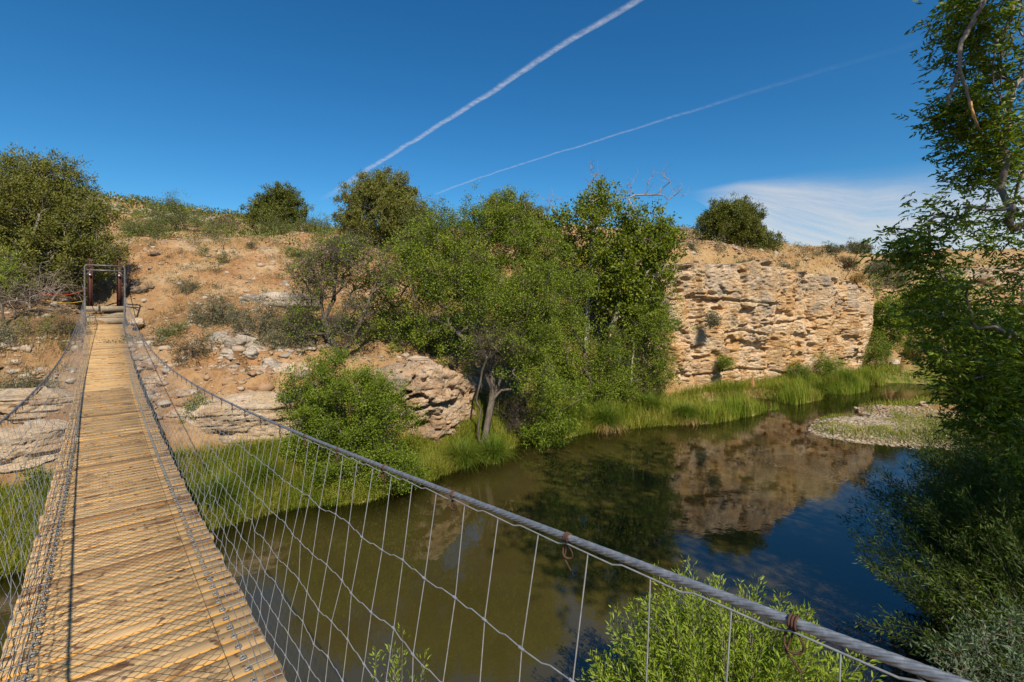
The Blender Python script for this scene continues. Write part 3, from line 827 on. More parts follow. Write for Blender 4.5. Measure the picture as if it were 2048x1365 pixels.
def stone_mat(name, cols):
    m, t, n, l = newmat(name)
    g = n.new("ShaderNodeNewGeometry")
    rp = ramp(n, [(i / (len(cols) - 1), c) for i, c in enumerate(cols)]); l.new(g.outputs['Random Per Island'], rp.inputs[0])
    tc = n.new("ShaderNodeTexCoord")
    nz = noise(n, l, tc.outputs['Object'], 18, 4)
    c = mixc(n, l, .35, rp.outputs[0], nz.outputs[0], 'MULTIPLY')
    bs = n.new("ShaderNodeBsdfPrincipled"); l.new(c, bs.inputs['Base Color']); bs.inputs['Roughness'].default_value = .9
    o = n.new("ShaderNodeOutputMaterial"); l.new(bs.outputs[0], o.inputs[0])
    return m
M['slope_stone'] = stone_mat("slope_stones", [(.22, .12, .065), (.34, .21, .12), (.41, .30, .20), (.46, .39, .31), (.26, .22, .18)])
M['gravel'] = stone_mat("gravel_stones", [(.18, .13, .08), (.30, .235, .155), (.43, .355, .26), (.25, .20, .14), (.50, .44, .35)])

def scatter_px(n, x0, x1, D0, D1):
    D = rng.uniform(D0, D1, n)
    x = (rng.uniform(x0, x1, n) - 1024) / FPX * D
    return x, D
x, y = scatter_px(15000, -250, 900, 12.5, 34)
z = zt(x, y)
k = (z > 2.0) & (np.hypot(x + 15.9, y - 18.7) > 1.5)
tag(stones("slope_stones", np.stack([x, y, z], 1)[k], rng.uniform(.015, .06, k.sum()) * (1 + 2.2 * (rng.random(k.sum()) > .94)), M['slope_stone']), "small loose stones scattered over the dry slope", "stones", kind="stuff")
x, y = scatter_px(5000, 1240, 1850, 27.5, 48)
z = zt(x, y); k = z > 6
tag(stones("rim_stones", np.stack([x, y, z], 1)[k], rng.uniform(.03, .11, k.sum()) * (1 + 1.6 * (rng.random(k.sum()) > .93)), M['slope_stone']), "small loose stones scattered over the cliff top", "stones", kind="stuff")
x, y = scatter_px(1500, 120, 620, 50, 105)
z = zt(x, y); k = (z > 10) & (fbm(np.stack([x, y, x * 0], 1) * .12, 2, 8) > .47)
tag(stones("hill_rocks", np.stack([x, y, z], 1)[k], rng.uniform(.2, .7, k.sum()), M['gravel']), "pale rocks showing between the scrub of the far hill", "rocks", kind="stuff")
x, y = scatter_px(1700, -200, 620, 10.9, 17)
z = zt(x, y); k = (z > 1.3) & (z < 3.9) & (fbm(np.stack([x, y, x * 0], 1) * .8, 3, 18) > .53)
tag(stones("rock_rubble", np.stack([x, y, z], 1)[k], rng.uniform(.05, .20, k.sum()), M['slope_stone'], .55), "broken grey and tan rock rubble along the ledges", "rubble", kind="stuff")
x, y = rng.normal(13.9, 2.6, 9000), rng.normal(19.9, 1.9, 9000)
z = zt(x, y)
k = (z > -.26) & (z < .6) & (y < 24.5)
tag(stones("gravel", np.stack([x, y, z], 1)[k], rng.uniform(.03, .10, k.sum()), M['gravel'], .5), "pale river gravel heaped in a low bar in the creek", "gravel", kind="stuff")
x, y = rng.uniform(19, 36, 900), rng.uniform(24, 40, 900)
z = zt(x, y); k = (z > -.1) & (z < .8) & (fbm(np.stack([x, y, x * 0], 1) * .4, 2, 8) > .55)
tag(stones("far_gravel", np.stack([x, y, z], 1)[k], rng.uniform(.05, .14, k.sum()), M['gravel'], .5), "pale stones strewn along the far upstream channel", "gravel", kind="stuff")

# ------------------------------------------------------------------ plants
def leaf_quads(c, d, L, W, curl=.12):
    n = len(c)
    s = perp(d)
    nn = np.cross(d, s)
    L = np.broadcast_to(L, (n,))[:, None]; W = np.broadcast_to(W, (n,))[:, None]
    m_ = c + d * L * .45
    V = np.stack([c, m_ + s * W * .5 + nn * L * curl, c + d * L, m_ - s * W * .5 + nn * L * curl], 1)
    return V.reshape(-1, 3), np.arange(4 * n).reshape(n, 4)

def lobes_px(rows):
    """rows (px, py, D, rx_px, ry_px[, weight]) -> centres, radii, weights"""
    c = np.array([P(r[0], r[1], r[2]) for r in rows])
    rad = np.array([(r[3] * r[2] / FPX, .9 * (r[3] + r[4]) * .5 * r[2] / FPX, r[4] * r[2] / FPX) for r in rows])
    wt = np.array([(r[5] if len(r) > 5 else 1.0) for r in rows]) * rad[:, 0] * rad[:, 2]
    return c, rad, wt / wt.sum()

def sample_lobes(lob, n, shell=2.0):
    c, rad, wt = lob
    k = rng.choice(len(c), n, p=wt)
    d = unit(rng.normal(size=(n, 3)))
    r = rng.random(n) ** (1 / (3 * shell / 2))
    return c[k] + d * rad[k] * r[:, None], d

def skeleton(stems, att, bias=.25, step=.35, wob=.12):
    pos, par, pl = [], [], []
    for st in stems:
        st = np.asarray(st, float)
        prev = -1
        for q in st:
            pos.append(q); par.append(prev)
            pl.append(0 if prev < 0 else pl[prev] + np.linalg.norm(q - pos[prev]))
            prev = len(pos) - 1
    base = pos[0]
    order = np.argsort(np.linalg.norm(att - base, axis=1))
    tips = []
    ok0 = [not (p < 0) for p in par]
    for a in att[order]:
        A_ = np.array(pos)
        d = np.linalg.norm(A_ - a, axis=1)
        cost = d + bias * np.array(pl) * .5 + .8 * np.maximum(0, A_[:, 2] - a[2])
        cost[0] += 5
        j = int(np.argmin(cost))
        p0 = A_[j]
        dj = unit(p0 - A_[par[j]]) if par[j] >= 0 else np.array([0, 0, 1.0])
        L = d[j]
        if L < .03: continue
        n = max(2, int(math.ceil(L / step)))
        ctl = p0 + dj * L * .35 + np.array([0, 0, .12 * L])
        prev = j
        for i in range(1, n + 1):
            t = i / n
            q = (1 - t) ** 2 * p0 + 2 * t * (1 - t) * ctl + t * t * a
            if i < n: q = q + rng.normal(size=3) * wob * L / n
            pos.append(q); par.append(prev); pl.append(pl[prev] + np.linalg.norm(q - pos[prev]))
            prev = len(pos) - 1
        tips.append(prev)
    return np.array(pos), np.array(par), tips

def branch_mesh(pos, par, tips, r_tip, r_base, power=.5, n=5):
    cnt = np.zeros(len(pos))
    cnt[tips] = 1
    for i in range(len(pos) - 1, -1, -1):
        if par[i] >= 0: cnt[par[i]] += max(cnt[i], 0)
    cnt = np.maximum(cnt, 1)
    rad = r_tip * cnt ** power
    rad = np.minimum(rad, r_base)
    k = np.where(par >= 0)[0]
    p0 = pos[par[k]]
    r0 = np.minimum(rad[par[k]], rad[k] * 1.6 + .004)
    return tubes(p0, pos[k], r0, rad[k], n), rad

def twigs(c, n_per, length, r, up=.2):
    n = len(c) * n_per
    p0 = np.repeat(c, n_per, 0)
    d = unit(rng.normal(size=(n, 3)) + np.array([0, 0, up]))
    L = length * rng.uniform(.4, 1.2, n)[:, None]
    p1 = p0 + d * L * .55
    d2 = unit(d + .45 * rng.normal(size=(n, 3)))
    p2 = p1 + d2 * L * .45
    V1, F1 = tubes(p0, p1, np.full(n, r), np.full(n, r * .7), 3)
    V2, F2 = tubes(p1, p2, np.full(n, r * .7), np.full(n, r * .3), 3)
    return np.concatenate([V1, V2]), np.concatenate([F1, F2 + len(V1)])

def plant(name, label, cat, stems, lob, n_att, leaves_per, leafL, leafW, spread, leaf, bark, r_tip, r_base,
          group=None, shell=2.0, up=.2, out=.8, tw=0, twL=.4, tw_r=.004, bare=0.0, bias=.25, step=.35, nside=5, extra=None, gap=.37, power=.5, crown_name="crown", trunk_name="trunk", bark2=None):
    """stems: list of polylines; lob: lobes; extra: bare attractor points (dead tops)"""
    r0_ = np.asarray(stems[0][0], float) - np.array([0, 0, .12])
    stems = [np.concatenate([r0_[None], np.asarray(st, float)]) if np.linalg.norm(np.asarray(st[0]) - r0_) < 2.4 else st for st in stems]
    att, dirs = sample_lobes(lob, n_att, shell)
    zg = zt(att[:, 0], att[:, 1])
    gsz = max(.6, float(lob[1].mean()) * .55)
    k = (att[:, 2] > zg + .05) & (fbm(att / gsz + 3.3 * len(bpy.data.objects), 2, 91) > gap)
    att = att[k]
    full = att
    pos, par, tips = skeleton(stems, full, bias, step)
    (V, F), rad = branch_mesh(pos, par, tips, r_tip, r_base, power, nside)
    b = np.asarray(stems[0][0], float)
    root = empty(name, b, label, cat, group)
    mb = MB().add(V, F)
    if tw:
        Vt, Ft = twigs(att, tw, twL, tw_r)
        mb.add(Vt, Ft)
    mb.build(trunk_name, M[bark], root, True)
    if extra is not None:
        top = max(stems, key=lambda q: q[-1][2])
        p2, a2, t2 = skeleton([np.asarray(top)[-3:]], extra, .1, .3, .2)
        (V2, F2), _ = branch_mesh(p2, a2, t2, .011, .05, .5, 4)
        Vt, Ft = twigs(extra, 4, .7, .008, .9)
        MB().add(V2, F2).add(Vt, Ft).build("dead_top", M['dead_twig'], root, True)
    keep = rng.random(len(att)) > bare
    a = att[keep]
    n = len(a) * leaves_per
    if n:
        nt_ = 6
        tu = np.repeat(a, nt_, 0) + rng.normal(size=(len(a) * nt_, 3)) * spread
        wt_ = rng.gamma(1.3, 1.0, len(tu)); wt_ /= wt_.sum()
        ti = rng.choice(len(tu), n, p=wt_)
        off = rng.normal(size=(n, 3)) * spread * .42
        c = tu[ti] + off
        off = off + (tu[ti] - np.repeat(a, nt_, 0)[ti]) * .4
        d = unit(out * unit(off) + .6 * rng.normal(size=(n, 3)) + np.array([0, 0, up]))
        Vl, Fl = leaf_quads(c, d, leafL * rng.uniform(.6, 1.25, n), leafW * rng.uniform(.7, 1.2, n))
        mesh_np(crown_name, Vl, Fl, M[leaf], root)
    return root

def line(pts):
    """pixel polyline (px,py,D) -> world points, subdivided"""
    w_ = np.array([P(*q) for q in pts])
    out = [w_[0]]
    for a, b in zip(w_[:-1], w_[1:]):
        n = max(2, int(np.linalg.norm(b - a) / .4))
        for i in range(1, n + 1): out.append(a + (b - a) * i / n + (rng.normal(size=3) * .025 if i < n else 0))
    return np.array(out)

def ground_stem(px, D, h=.3, lean=0):
    x = (px - 1024) / FPX * D
    z = zt1(x, D)
    return np.array([(x, D, z - .15), (x + lean * h, D, z + h * .5), (x + lean * h * 2, D, z + h)])

def fan_pts(px, py, D, offs):
    return np.array([P(px + a, py + b, D + rng.uniform(-.4, .4)) for a, b in offs])

# --- trees
TG = "trees and big bushes on the far bank"
plant("juniper_tree", "broad olive juniper leaning over the bridge portal from the left", "tree",
      [ground_stem(40, 19.6, .9), ground_stem(95, 19.4, .6, .4)],
      lobes_px([(20, 430, 20, 110, 110), (105, 430, 20, 80, 85), (-80, 450, 20, 120, 130), (160, 475, 19.8, 55, 65), (60, 540, 19.5, 110, 80), (200, 510, 20, 46, 50), (150, 420, 20, 40, 40), (100, 350, 20.2, 45, 40), (-60, 580, 19, 110, 80), (90, 385, 20.2, 60, 60), (20, 365, 20.2, 60, 50), (170, 440, 20, 40, 50)]),
      640, 240, .115, .04, .24, 'juniper', 'grey_bark', .010, .16, TG, gap=.2, tw=3, twL=.7, tw_r=.006, up=.5)
plant("dead_branches", "tangle of bare grey branches hanging under the olive juniper", "dead branches",
      [ground_stem(60, 18.6, .8)],
      lobes_px([(70, 590, 18.4, 75, 50), (20, 570, 18.3, 60, 55), (125, 570, 18.6, 45, 40), (-30, 600, 18, 70, 50)]),
      110, 1, .05, .02, .2, 'juniper', 'dead_twig', .006, .07, None, tw=9, twL=1.0, tw_r=.006, bare=.9)
plant("juniper_tree", "small dark juniper standing alone on the ridge right of the bridge", "tree",
      [ground_stem(560, 36, .8)],
      lobes_px([(558, 430, 36, 46, 45), (530, 415, 36, 26, 25), (585, 418, 36, 26, 30), (560, 395, 36, 26, 18)]),
      140, 230, .16, .055, .26, 'juniper_dark', 'grey_bark', .02, .2, TG, gap=.26, up=.6)
plant("juniper_tree", "tall round topped juniper behind the green trees, tallest on the skyline", "tree",
      [ground_stem(765, 30.5, 1.4)],
      lobes_px([(762, 432, 31, 80, 84), (724, 470, 31, 46, 60), (812, 455, 31, 44, 64), (762, 385, 31, 56, 40), (716, 425, 31, 36, 54), (800, 410, 31, 44, 44), (770, 500, 31, 66, 40)]),
      400, 250, .15, .05, .26, 'juniper', 'grey_bark', .016, .22, TG, gap=.26, up=.7, tw=2, twL=.8, tw_r=.01)
plant("mesquite_tree", "pale green feathery tree at the right shoulder of the tall round juniper", "tree",
      [ground_stem(850, 29.5, 1.0)],
      lobes_px([(850, 430, 29.5, 36, 38), (870, 460, 29.5, 40, 45), (830, 470, 29.5, 36, 45)]),
      110, 70, .13, .05, .28, 'mesquite', 'bark', .011, .14, TG, tw=2, twL=.5)
plant("juniper_tree", "dense olive juniper behind the crown of the big green tree", "tree",
      [ground_stem(1035, 33, 1.0)],
      lobes_px([(1035, 440, 33, 45, 45), (1000, 430, 33, 35, 35), (1060, 455, 33, 32, 38)]),
      140, 230, .15, .05, .26, 'juniper', 'grey_bark', .02, .2, TG, gap=.26, up=.7)
plant("juniper_tree", "dark dome shaped juniper alone on top of the cliff", "tree",
      [ground_stem(1470, 34.5, .9)],
      lobes_px([(1458, 452, 34, 60, 46), (1425, 465, 34, 30, 38), (1500, 472, 34, 38, 38), (1460, 430, 34, 42, 26), (1530, 490, 34, 20, 22), (1485, 440, 34, 34, 30)]),
      330, 250, .14, .05, .24, 'juniper_dark', 'grey_bark', .016, .25, TG, gap=.26, up=.6)
plant("hackberry_tree", "big spreading green tree with dark leaning trunks at the water's edge", "tree",
      [line([(968, 882, 16.1), (978, 830, 16.2), (985, 780, 16.4), (985, 720, 16.6), (965, 650, 16.9), (950, 590, 17.2)]),
       line([(985, 800, 16.3), (1010, 735, 16.6), (1025, 670, 16.9), (1030, 600, 17.3)]),
       line([(985, 780, 16.4), (955, 700, 16.5), (900, 655, 16.6), (850, 630, 16.8)])],
      lobes_px([(900, 470, 17.6, 62, 52), (965, 445, 18, 55, 42), (1030, 500, 18, 65, 65), (900, 560, 17, 85, 65), (835, 560, 17, 45, 65), (1000, 600, 16.6, 85, 75), (1075, 580, 17, 50, 75),
                (865, 640, 16.6, 55, 45, .6), (1035, 690, 16.3, 65, 55), (925, 690, 16.5, 45, 45, .5), (1070, 760, 16.4, 50, 55, .8), (1000, 410, 18.2, 48, 30), (850, 500, 17.4, 55, 55), (940, 530, 17.4, 60, 50), (965, 590, 17, 60, 50), (1060, 640, 16.6, 50, 50), (1085, 500, 18, 40, 45)]),
      760, 230, .072, .034, .22, 'hackberry', 'bark', .007, .13, TG, tw=4, twL=.5, tw_r=.005)
plant("hanging_bush", "green leafy branches drooping to the water right of the leaning trunks", "bush",
      [ground_stem(1060, 17.9, .4)],
      lobes_px([(1100, 850, 17.4, 60, 38), (1130, 800, 17.6, 50, 40), (1085, 880, 17.2, 45, 22)]),
      90, 110, .11, .035, .2, 'hackberry_bright', 'bark', .006, .05, TG, up=-.3)
plant("hackberry_tree", "leafy green understorey tree between the big tree and the white trunk", "tree",
      [ground_stem(1150, 20.6, .8), ground_stem(1175, 20.9, .6)],
      lobes_px([(1128, 620, 21, 42, 70), (1125, 710, 20.5, 50, 75), (1170, 770, 20.6, 55, 55), (1105, 660, 20.5, 45, 60), (1215, 710, 21, 34, 60), (1090, 720, 20, 40, 60), (1080, 790, 19.6, 45, 45), (1230, 780, 21.2, 40, 34), (1150, 570, 21.4, 34, 40)]),
      380, 220, .08, .04, .25, 'hackberry', 'bark', .008, .09, TG, tw=3, twL=.5)
plant("hackberry_tree", "low green tree at the left end of the cliff face behind the grass", "tree",
      [ground_stem(1290, 22.6, .6)],
      lobes_px([(1305, 690, 22.6, 34, 55), (1325, 640, 23, 32, 46, .7), (1310, 745, 22.6, 36, 40), (1285, 660, 23, 30, 40, .7), (1235, 730, 22.8, 26, 50, .7)]),
      190, 170, .08, .04, .25, 'hackberry', 'bark', .008, .08, TG, tw=4, twL=.6)
plant("sycamore_tree", "slender sycamore with white trunk and a leafy top against the sky", "tree",
      [line([(1170, 720, 24.2), (1175, 640, 24.8), (1181, 560, 25.4), (1185, 480, 25.4), (1188, 420, 25.4)])],
      lobes_px([(1198, 402, 25.5, 42, 32), (1172, 450, 25.5, 46, 38), (1208, 495, 25.6, 34, 32), (1155, 520, 25.8, 26, 34, .7), (1212, 560, 25.8, 26, 30, .6), (1225, 425, 25.5, 22, 20)]),
      170, 80, .14, .10, .28, 'sycamore', 'pale_bark', .011, .14, TG, tw=2, twL=.5, tw_r=.008,
      extra=fan_pts(1188, 395, 25.4, [(-6, -55), (10, -45), (-12, -30), (20, -35), (2, -40), (-3, -62)]))
plant("sycamore_tree", "sycamore with pale trunks and bare dead branches poking from its top", "tree",
      [line([(1260, 775, 22.2), (1265, 720, 22.5), (1272, 650, 23.4), (1284, 560, 23.8), (1292, 470, 24)]),
       line([(1222, 660, 24), (1240, 600, 24), (1262, 545, 24), (1268, 470, 24), (1264, 420, 24)])],
      lobes_px([(1290, 480, 24, 50, 38), (1250, 520, 24, 50, 45), (1315, 540, 24, 40, 45), (1230, 585, 24, 42, 42), (1285, 610, 24, 46, 50), (1335, 470, 24, 24, 24), (1262, 450, 24, 30, 28), (1310, 445, 24, 30, 26)]),
      310, 100, .14, .10, .28, 'sycamore', 'pale_bark', .010, .14, TG, tw=2, twL=.5, tw_r=.008,
      extra=fan_pts(1300, 440, 24, [(5, -85), (25, -95), (45, -60), (68, -48), (-10, -50), (35, -40), (-44, -70), (-32, -80), (-50, -45), (12, -50), (40, -75), (20, -60), (58, -55), (30, -85), (-38, -55), (-5, -70)]))
plant("sycamore_tree", "thin sycamore with a few bare tips left of the slender white trunked one", "tree",
      [line([(1122, 560, 27), (1116, 500, 27), (1112, 450, 27), (1108, 425, 27)])],
      lobes_px([(1115, 455, 27, 26, 30), (1135, 495, 27, 26, 30), (1100, 445, 27, 16, 18)]),
      60, 46, .18, .12, .25, 'sycamore', 'pale_bark', .010, .09, TG, tw=1, twL=.5, tw_r=.008,
      extra=fan_pts(1112, 430, 27, [(-22, -30), (-6, -36), (12, -32), (-14, -24)]))
plant("mesquite_tree", "half bare forked mesquite with grey twigs above the dry grass", "tree",
      [line([(685, 722, 17.2), (676, 700, 17.2), (660, 680, 17.2), (648, 640, 17.3), (640, 590, 17.4), (625, 540, 17.5)]),
       line([(684, 715, 17.2), (700, 690, 17.1), (716, 655, 17), (735, 610, 17), (755, 560, 17)]),
       line([(648, 640, 17.3), (668, 600, 17.3), (672, 550, 17.4), (668, 510, 17.4)])],
      lobes_px([(630, 560, 17.3, 48, 60), (715, 540, 17, 60, 60), (605, 640, 17.3, 30, 45), (700, 640, 17, 50, 45), (770, 560, 17, 25, 40), (670, 510, 17.3, 50, 35)]),
      420, 42, .08, .04, .19, 'hackberry', 'bark', .007, .11, TG, tw=10, twL=.7, tw_r=.0055, bare=.30, gap=.36)
plant("hackberry_tree", "thin dark green tree between the forked mesquite and the big green tree", "tree",
      [ground_stem(785, 18.8, 1.0), ground_stem(770, 18.6, .8, -.2)],
      lobes_px([(775, 580, 18.8, 42, 60), (800, 520, 19, 38, 50), (790, 650, 18.4, 45, 45), (745, 640, 18.4, 30, 40), (820, 690, 18.0, 40, 30)]),
      190, 70, .09, .045, .2, 'hackberry', 'bark', .007, .08, TG, tw=7, twL=.55, tw_r=.005)
plant("hackberry_bush", "bright green bush overhanging the water in front of the rock outcrop", "bush",
      [ground_stem(700, 13.5, .8), ground_stem(740, 13.3, .6, .3), ground_stem(660, 13.6, .8, -.3)],
      lobes_px([(640, 765, 13.6, 50, 52), (700, 825, 13.3, 85, 75), (770, 850, 13.2, 58, 65), (715, 920, 13.0, 90, 60), (640, 870, 13.2, 45, 70), (775, 955, 12.8, 58, 36), (700, 965, 12.7, 60, 34), (660, 725, 13.7, 30, 28, .7), (806, 925, 12.9, 46, 40), (604, 800, 13.6, 36, 56), (735, 785, 13.4, 56, 46), (610, 900, 13.2, 40, 40)]),
      520, 170, .06, .03, .17, 'hackberry_bright', 'bark', .005, .06, TG, tw=2, twL=.35)

# --- shrubs on the slopes
SG = "desert shrubs on the dry slope and ridge"
def shrub(label, px, py, D, rx, ry, leaf='sage', dens=1.0, bark='bark', tw=3, name="desert_shrub", cat="shrub", L=.07, W=.025, group=SG, bare=0.0, twL=.35, face=False):
    r = rx * D / FPX
    n = int(26 + 40 * min(r, 1.6))
    f0 = P(px, py + ry, D)
    return plant(name, label, cat, [np.array([f0 + np.array([0, .3, 0]), f0])] if face else [ground_stem(px, D, .12 * r + .05), ground_stem(px - .25 * rx, D, .12 * r + .05, -.3), ground_stem(px + .25 * rx, D, .12 * r + .05, .3)],
                 lobes_px([(px, py, D, rx, ry), (px - .35 * rx, py + .2 * ry, D, rx * .6, ry * .75), (px + .4 * rx, py + .15 * ry, D, rx * .55, ry * .7)]),
                 n, int(95 * dens), L * max(1, D / 24), W * max(1, D / 24), .13 * r + .07, leaf, bark, .004 + .00015 * D, .035, group, tw=tw, twL=twL * max(.7, r), tw_r=.003 + .00012 * D, bare=bare, bias=.6, crown_name="foliage", trunk_name="stems")
shrub("wide feathery grey green shrub in front of the hill left of the skyline", 352, 436, 33, 52, 40, 'mesquite', 1.2)
shrub("dark leafless brush on the ridge between the feathery shrub and the small juniper", 455, 455, 36, 38, 22, 'brown_brush', .5, tw=6)
shrub("low green shrub at the left end of the ridge beside the olive juniper", 285, 458, 31, 44, 28, 'mesquite')
shrub("green shrub growing in front of the small ridge juniper", 550, 462, 33, 34, 30, 'mesquite', 1.1)
shrub("low green shrubs spreading right of the small ridge juniper", 630, 458, 35, 44, 24, 'mesquite')
shrub("low pale shrub on the ridge left of the small ridge juniper", 420, 470, 32, 34, 18, 'mesquite', .8)
shrub("lone grey green shrub halfway up the bare slope", 446, 526, 25, 42, 36, 'mesquite', 1.1, tw=5)
shrub("small green shrub at the upper left of the lone slope shrub", 412, 508, 26, 16, 14, 'mesquite', .8)
shrub("small brown twiggy shrub near the top of the slope", 507, 500, 27, 16, 14, 'brown_brush', .5, tw=7)
shrub("low round greyish bush on the bare dirt right of the portal", 372, 577, 21.5, 28, 14, 'sage', 1.0)
shrub("small green weed at the slope's right edge below the ridge", 590, 510, 27, 20, 12, 'mesquite', .8)
shrub("yucca like pale tuft high on the slope right of the portal", 310, 500, 25.5, 14, 14, 'sage', .7)
shrub("big grey green bush sprawling above the white rocks", 520, 650, 17.6, 70, 50, 'sage', 1.5, tw=6)
shrub("dark greyish bush at the left of the sprawling grey green one", 430, 625, 18.2, 45, 30, 'sage', 1.1, tw=8)
shrub("grey green bush tucked under the half bare mesquite", 575, 690, 16.9, 45, 36, 'sage', 1.1, tw=6)
shrub("sparse small leaved shrub close to the right handrail on bare soil", 385, 715, 15.4, 40, 50, 'brown_brush', .8, tw=7)
shrub("thin green shrub above the handrail beside the sparse brown one", 345, 660, 17, 22, 26, 'mesquite', .7)
shrub("small green bush on the rock ledge right of the deck", 388, 830, 13.2, 26, 30, 'hackberry_bright', 1.0)
shrub("small grey shrub among the rocks below the mesquite", 470, 770, 14.8, 18, 36, 'sage', .6)
shrub("dark green shrub on the shaded slope left of the deck", 95, 690, 15.0, 50, 36, 'juniper_dark', 1.0, tw=6)
shrub("dry brown brush on the left slope under the juniper", 30, 720, 14.5, 55, 30, 'brown_brush', .6, tw=9)
shrub("bright yellow green twigs at the photo's left edge below the juniper", 5, 545, 16.5, 26, 40, 'willow', .5, tw=4)
shrub("dark brush in the hollow right of the mesquite trunk", 800, 660, 19, 55, 40, 'hackberry', .8, tw=7)
shrub("shaded green bush between the mesquite and the big green tree", 860, 690, 18.5, 55, 45, 'hackberry', .9, tw=7)
shrub("tangle of brown roots and brush at the foot of the leaning trunks", 1020, 820, 17.4, 45, 45, 'brown_brush', .25, tw=14, name="brush_tangle", cat="brush", twL=.7)
shrub("grey dead brush hanging in the middle of the big green tree", 990, 680, 16.0, 55, 45, 'brown_brush', .15, tw=12, name="brush_tangle", cat="brush", twL=.7)
shrub("brown brush below the low green tree at the cliff's left end", 1290, 770, 22.8, 45, 26, 'brown_brush', .6, tw=8)
shrub("dark bush in the shaded gully behind the sycamores", 1180, 560, 28, 60, 40, 'hackberry', .9)
shrub("dark bush behind the white sycamore trunk", 1110, 560, 27, 50, 45, 'hackberry', .9)
shrub("dark leafless brush on the left slope just below the portal", 130, 655, 16.4, 34, 24, 'brown_brush', .5, tw=9)
shrub("shaded green shrub low on the left slope above the upper ledge", 40, 770, 13.0, 46, 26, 'sage', .8, tw=7)
shrub("dark shrub between the dead branches and the left slope shrubs", 60, 665, 16.4, 50, 30, 'juniper_dark', .9, tw=7)
shrub("grey green shrub at the left edge above the rock ledge", -20, 690, 14.4, 50, 44, 'sage', .9, tw=7)
shrub("thin weedy plant on the sand below the left rock ledge", 70, 965, 10.6, 14, 34, 'hackberry', .4, tw=2)
CG = "low shrubs along the cliff top"
shrub("grey round shrub at the left end of the cliff top by the sycamore", 1378, 500, 29.5, 18, 14, 'sage', .9, group=CG)
shrub("brown green shrub in the straw left of the dome juniper", 1405, 505, 30.5, 22, 16, 'brown_brush', .8, group=CG)
shrub("green shrub in the straw below the dome juniper", 1450, 507, 30, 24, 15, 'sage', 1.0, group=CG)
shrub("bushy shrub hanging over the rim beside the rock pinnacle", 1490, 535, 27.8, 22, 26, 'sage', 1.2, group=CG)
shrub("small green shrub on the rim right of the rock pinnacle", 1580, 535, 30, 20, 12, 'sage', 1.0, group=CG)
shrub("round green shrub on the skyline right of the dome juniper", 1614, 512, 38, 24, 16, 'mesquite', 1.0, group=CG)
shrub("low pale shrub on the skyline above the cliff's right part", 1670, 498, 44, 16, 7, 'sage', .9, group=CG)
shrub("wide dark shrub on the skyline above the cliff's right end", 1716, 494, 46, 22, 8, 'sage', 1.0, group=CG)
shrub("small yellowish shrub on the cliff's right corner", 1715, 556, 32.4, 12, 8, 'dry_grass', .8, group=CG)
shrub("greyish brush on the bank slope right of the cliff corner", 1690, 525, 40, 26, 12, 'brown_brush', .8, group=CG)
shrub("wide dry shrub on the hillside right of the cliff", 1790, 560, 46, 40, 18, 'sage', .8, group=CG)
shrub("small tuft growing from the cliff face left of the pinnacle", 1425, 640, 25.3, 12, 14, 'sage', .6, group=CG, face=True)
shrub("tiny green plant rooted low on the cliff face", 1450, 725, 25.9, 12, 16, 'hackberry', .8, group=CG, face=True)
shrub("small green tree against the cliff's right edge", 1750, 610, 36, 22, 60, 'hackberry', 1.2, group=CG, name="young_tree", cat="tree")
shrub("leafy green tree in the gully mouth right of the cliff corner", 1775, 650, 34.5, 30, 50, 'hackberry_bright', 1.6, group=CG, name="young_tree", cat="tree", L=.1, W=.05)
shrub("second leafy tree upstream behind the gully mouth tree", 1830, 640, 40, 40, 46, 'hackberry', 1.5, group=CG, name="young_tree", cat="tree", L=.1, W=.05)
shrub("grey brush patch on the hillside below the skyline right of the cliff", 1760, 535, 44, 34, 14, 'sage', 1.0, group=CG)
shrub("bright green bush at the foot of the cliff's undercut right corner", 1738, 700, 33, 38, 36, 'hackberry_bright', 1.6, group=CG, name="bank_bush", cat="bush")
shrub("smaller green bush on the bank where the cliff meets the reeds", 1660, 735, 29.2, 26, 22, 'hackberry_bright', 1.2, group=CG, name="bank_bush", cat="bush")
shrub("leafy bank bush behind the tall reeds left of the corner bushes", 1600, 745, 28, 24, 16, 'hackberry_bright', .8, group=CG, name="bank_bush", cat="bush")
shrub("dark shaded thicket in the gully right of the cliff", 1790, 630, 44, 30, 34, 'juniper_dark', 1.2, group=CG, name="bank_bush", cat="bush")
shrub("green streamside tree far up the creek behind the foreground leaves", 1870, 600, 40, 70, 70, 'hackberry_bright', 1.8, group=CG, name="young_tree", cat="tree", L=.12, W=.06)
shrub("bright meadow bush far up the creek at the right", 1980, 690, 36, 70, 60, 'willow', 1.6, group=CG, name="bank_bush", cat="bush", L=.12, W=.06)
shrub("green bush on the upstream bank under the hanging branches", 1840, 690, 38, 40, 20, 'hackberry', 1.0, group=CG, name="bank_bush", cat="bush")

# far hill brush: countless
def brush_field(name, label, n, x0, x1, D0, D1, s, leaf, zmin=6, maxf=60):
    x, y = scatter_px(n, x0, x1, D0, D1)
    z = zt(x, y)
    k = z > zmin
    x, y, z = x[k], y[k], z[k]
    c = np.stack([x, y, z], 1)
    m_ = maxf
    cc = np.repeat(c, m_, 0)
    sz = np.repeat(rng.uniform(.5, 1.2, len(c)) * s, m_)[:, None]
    d = unit(rng.normal(size=(len(cc), 3)) + np.array([0, 0, .5]))
    cc = cc + d * sz * rng.random((len(cc), 1)) ** .5 * np.array([1, 1, .8]) + np.array([0, 0, .25]) * sz
    V, F = leaf_quads(cc, d, sz[:, 0] * .28, sz[:, 0] * .14)
    return tag(mesh_np(name, V, F, M[leaf]), label, "brush", kind="stuff")
brush_field("hill_brush", "low scrub covering the far hill behind the ridge", 210, 150, 560, 48, 110, 1.2, 'juniper_dark', 10)
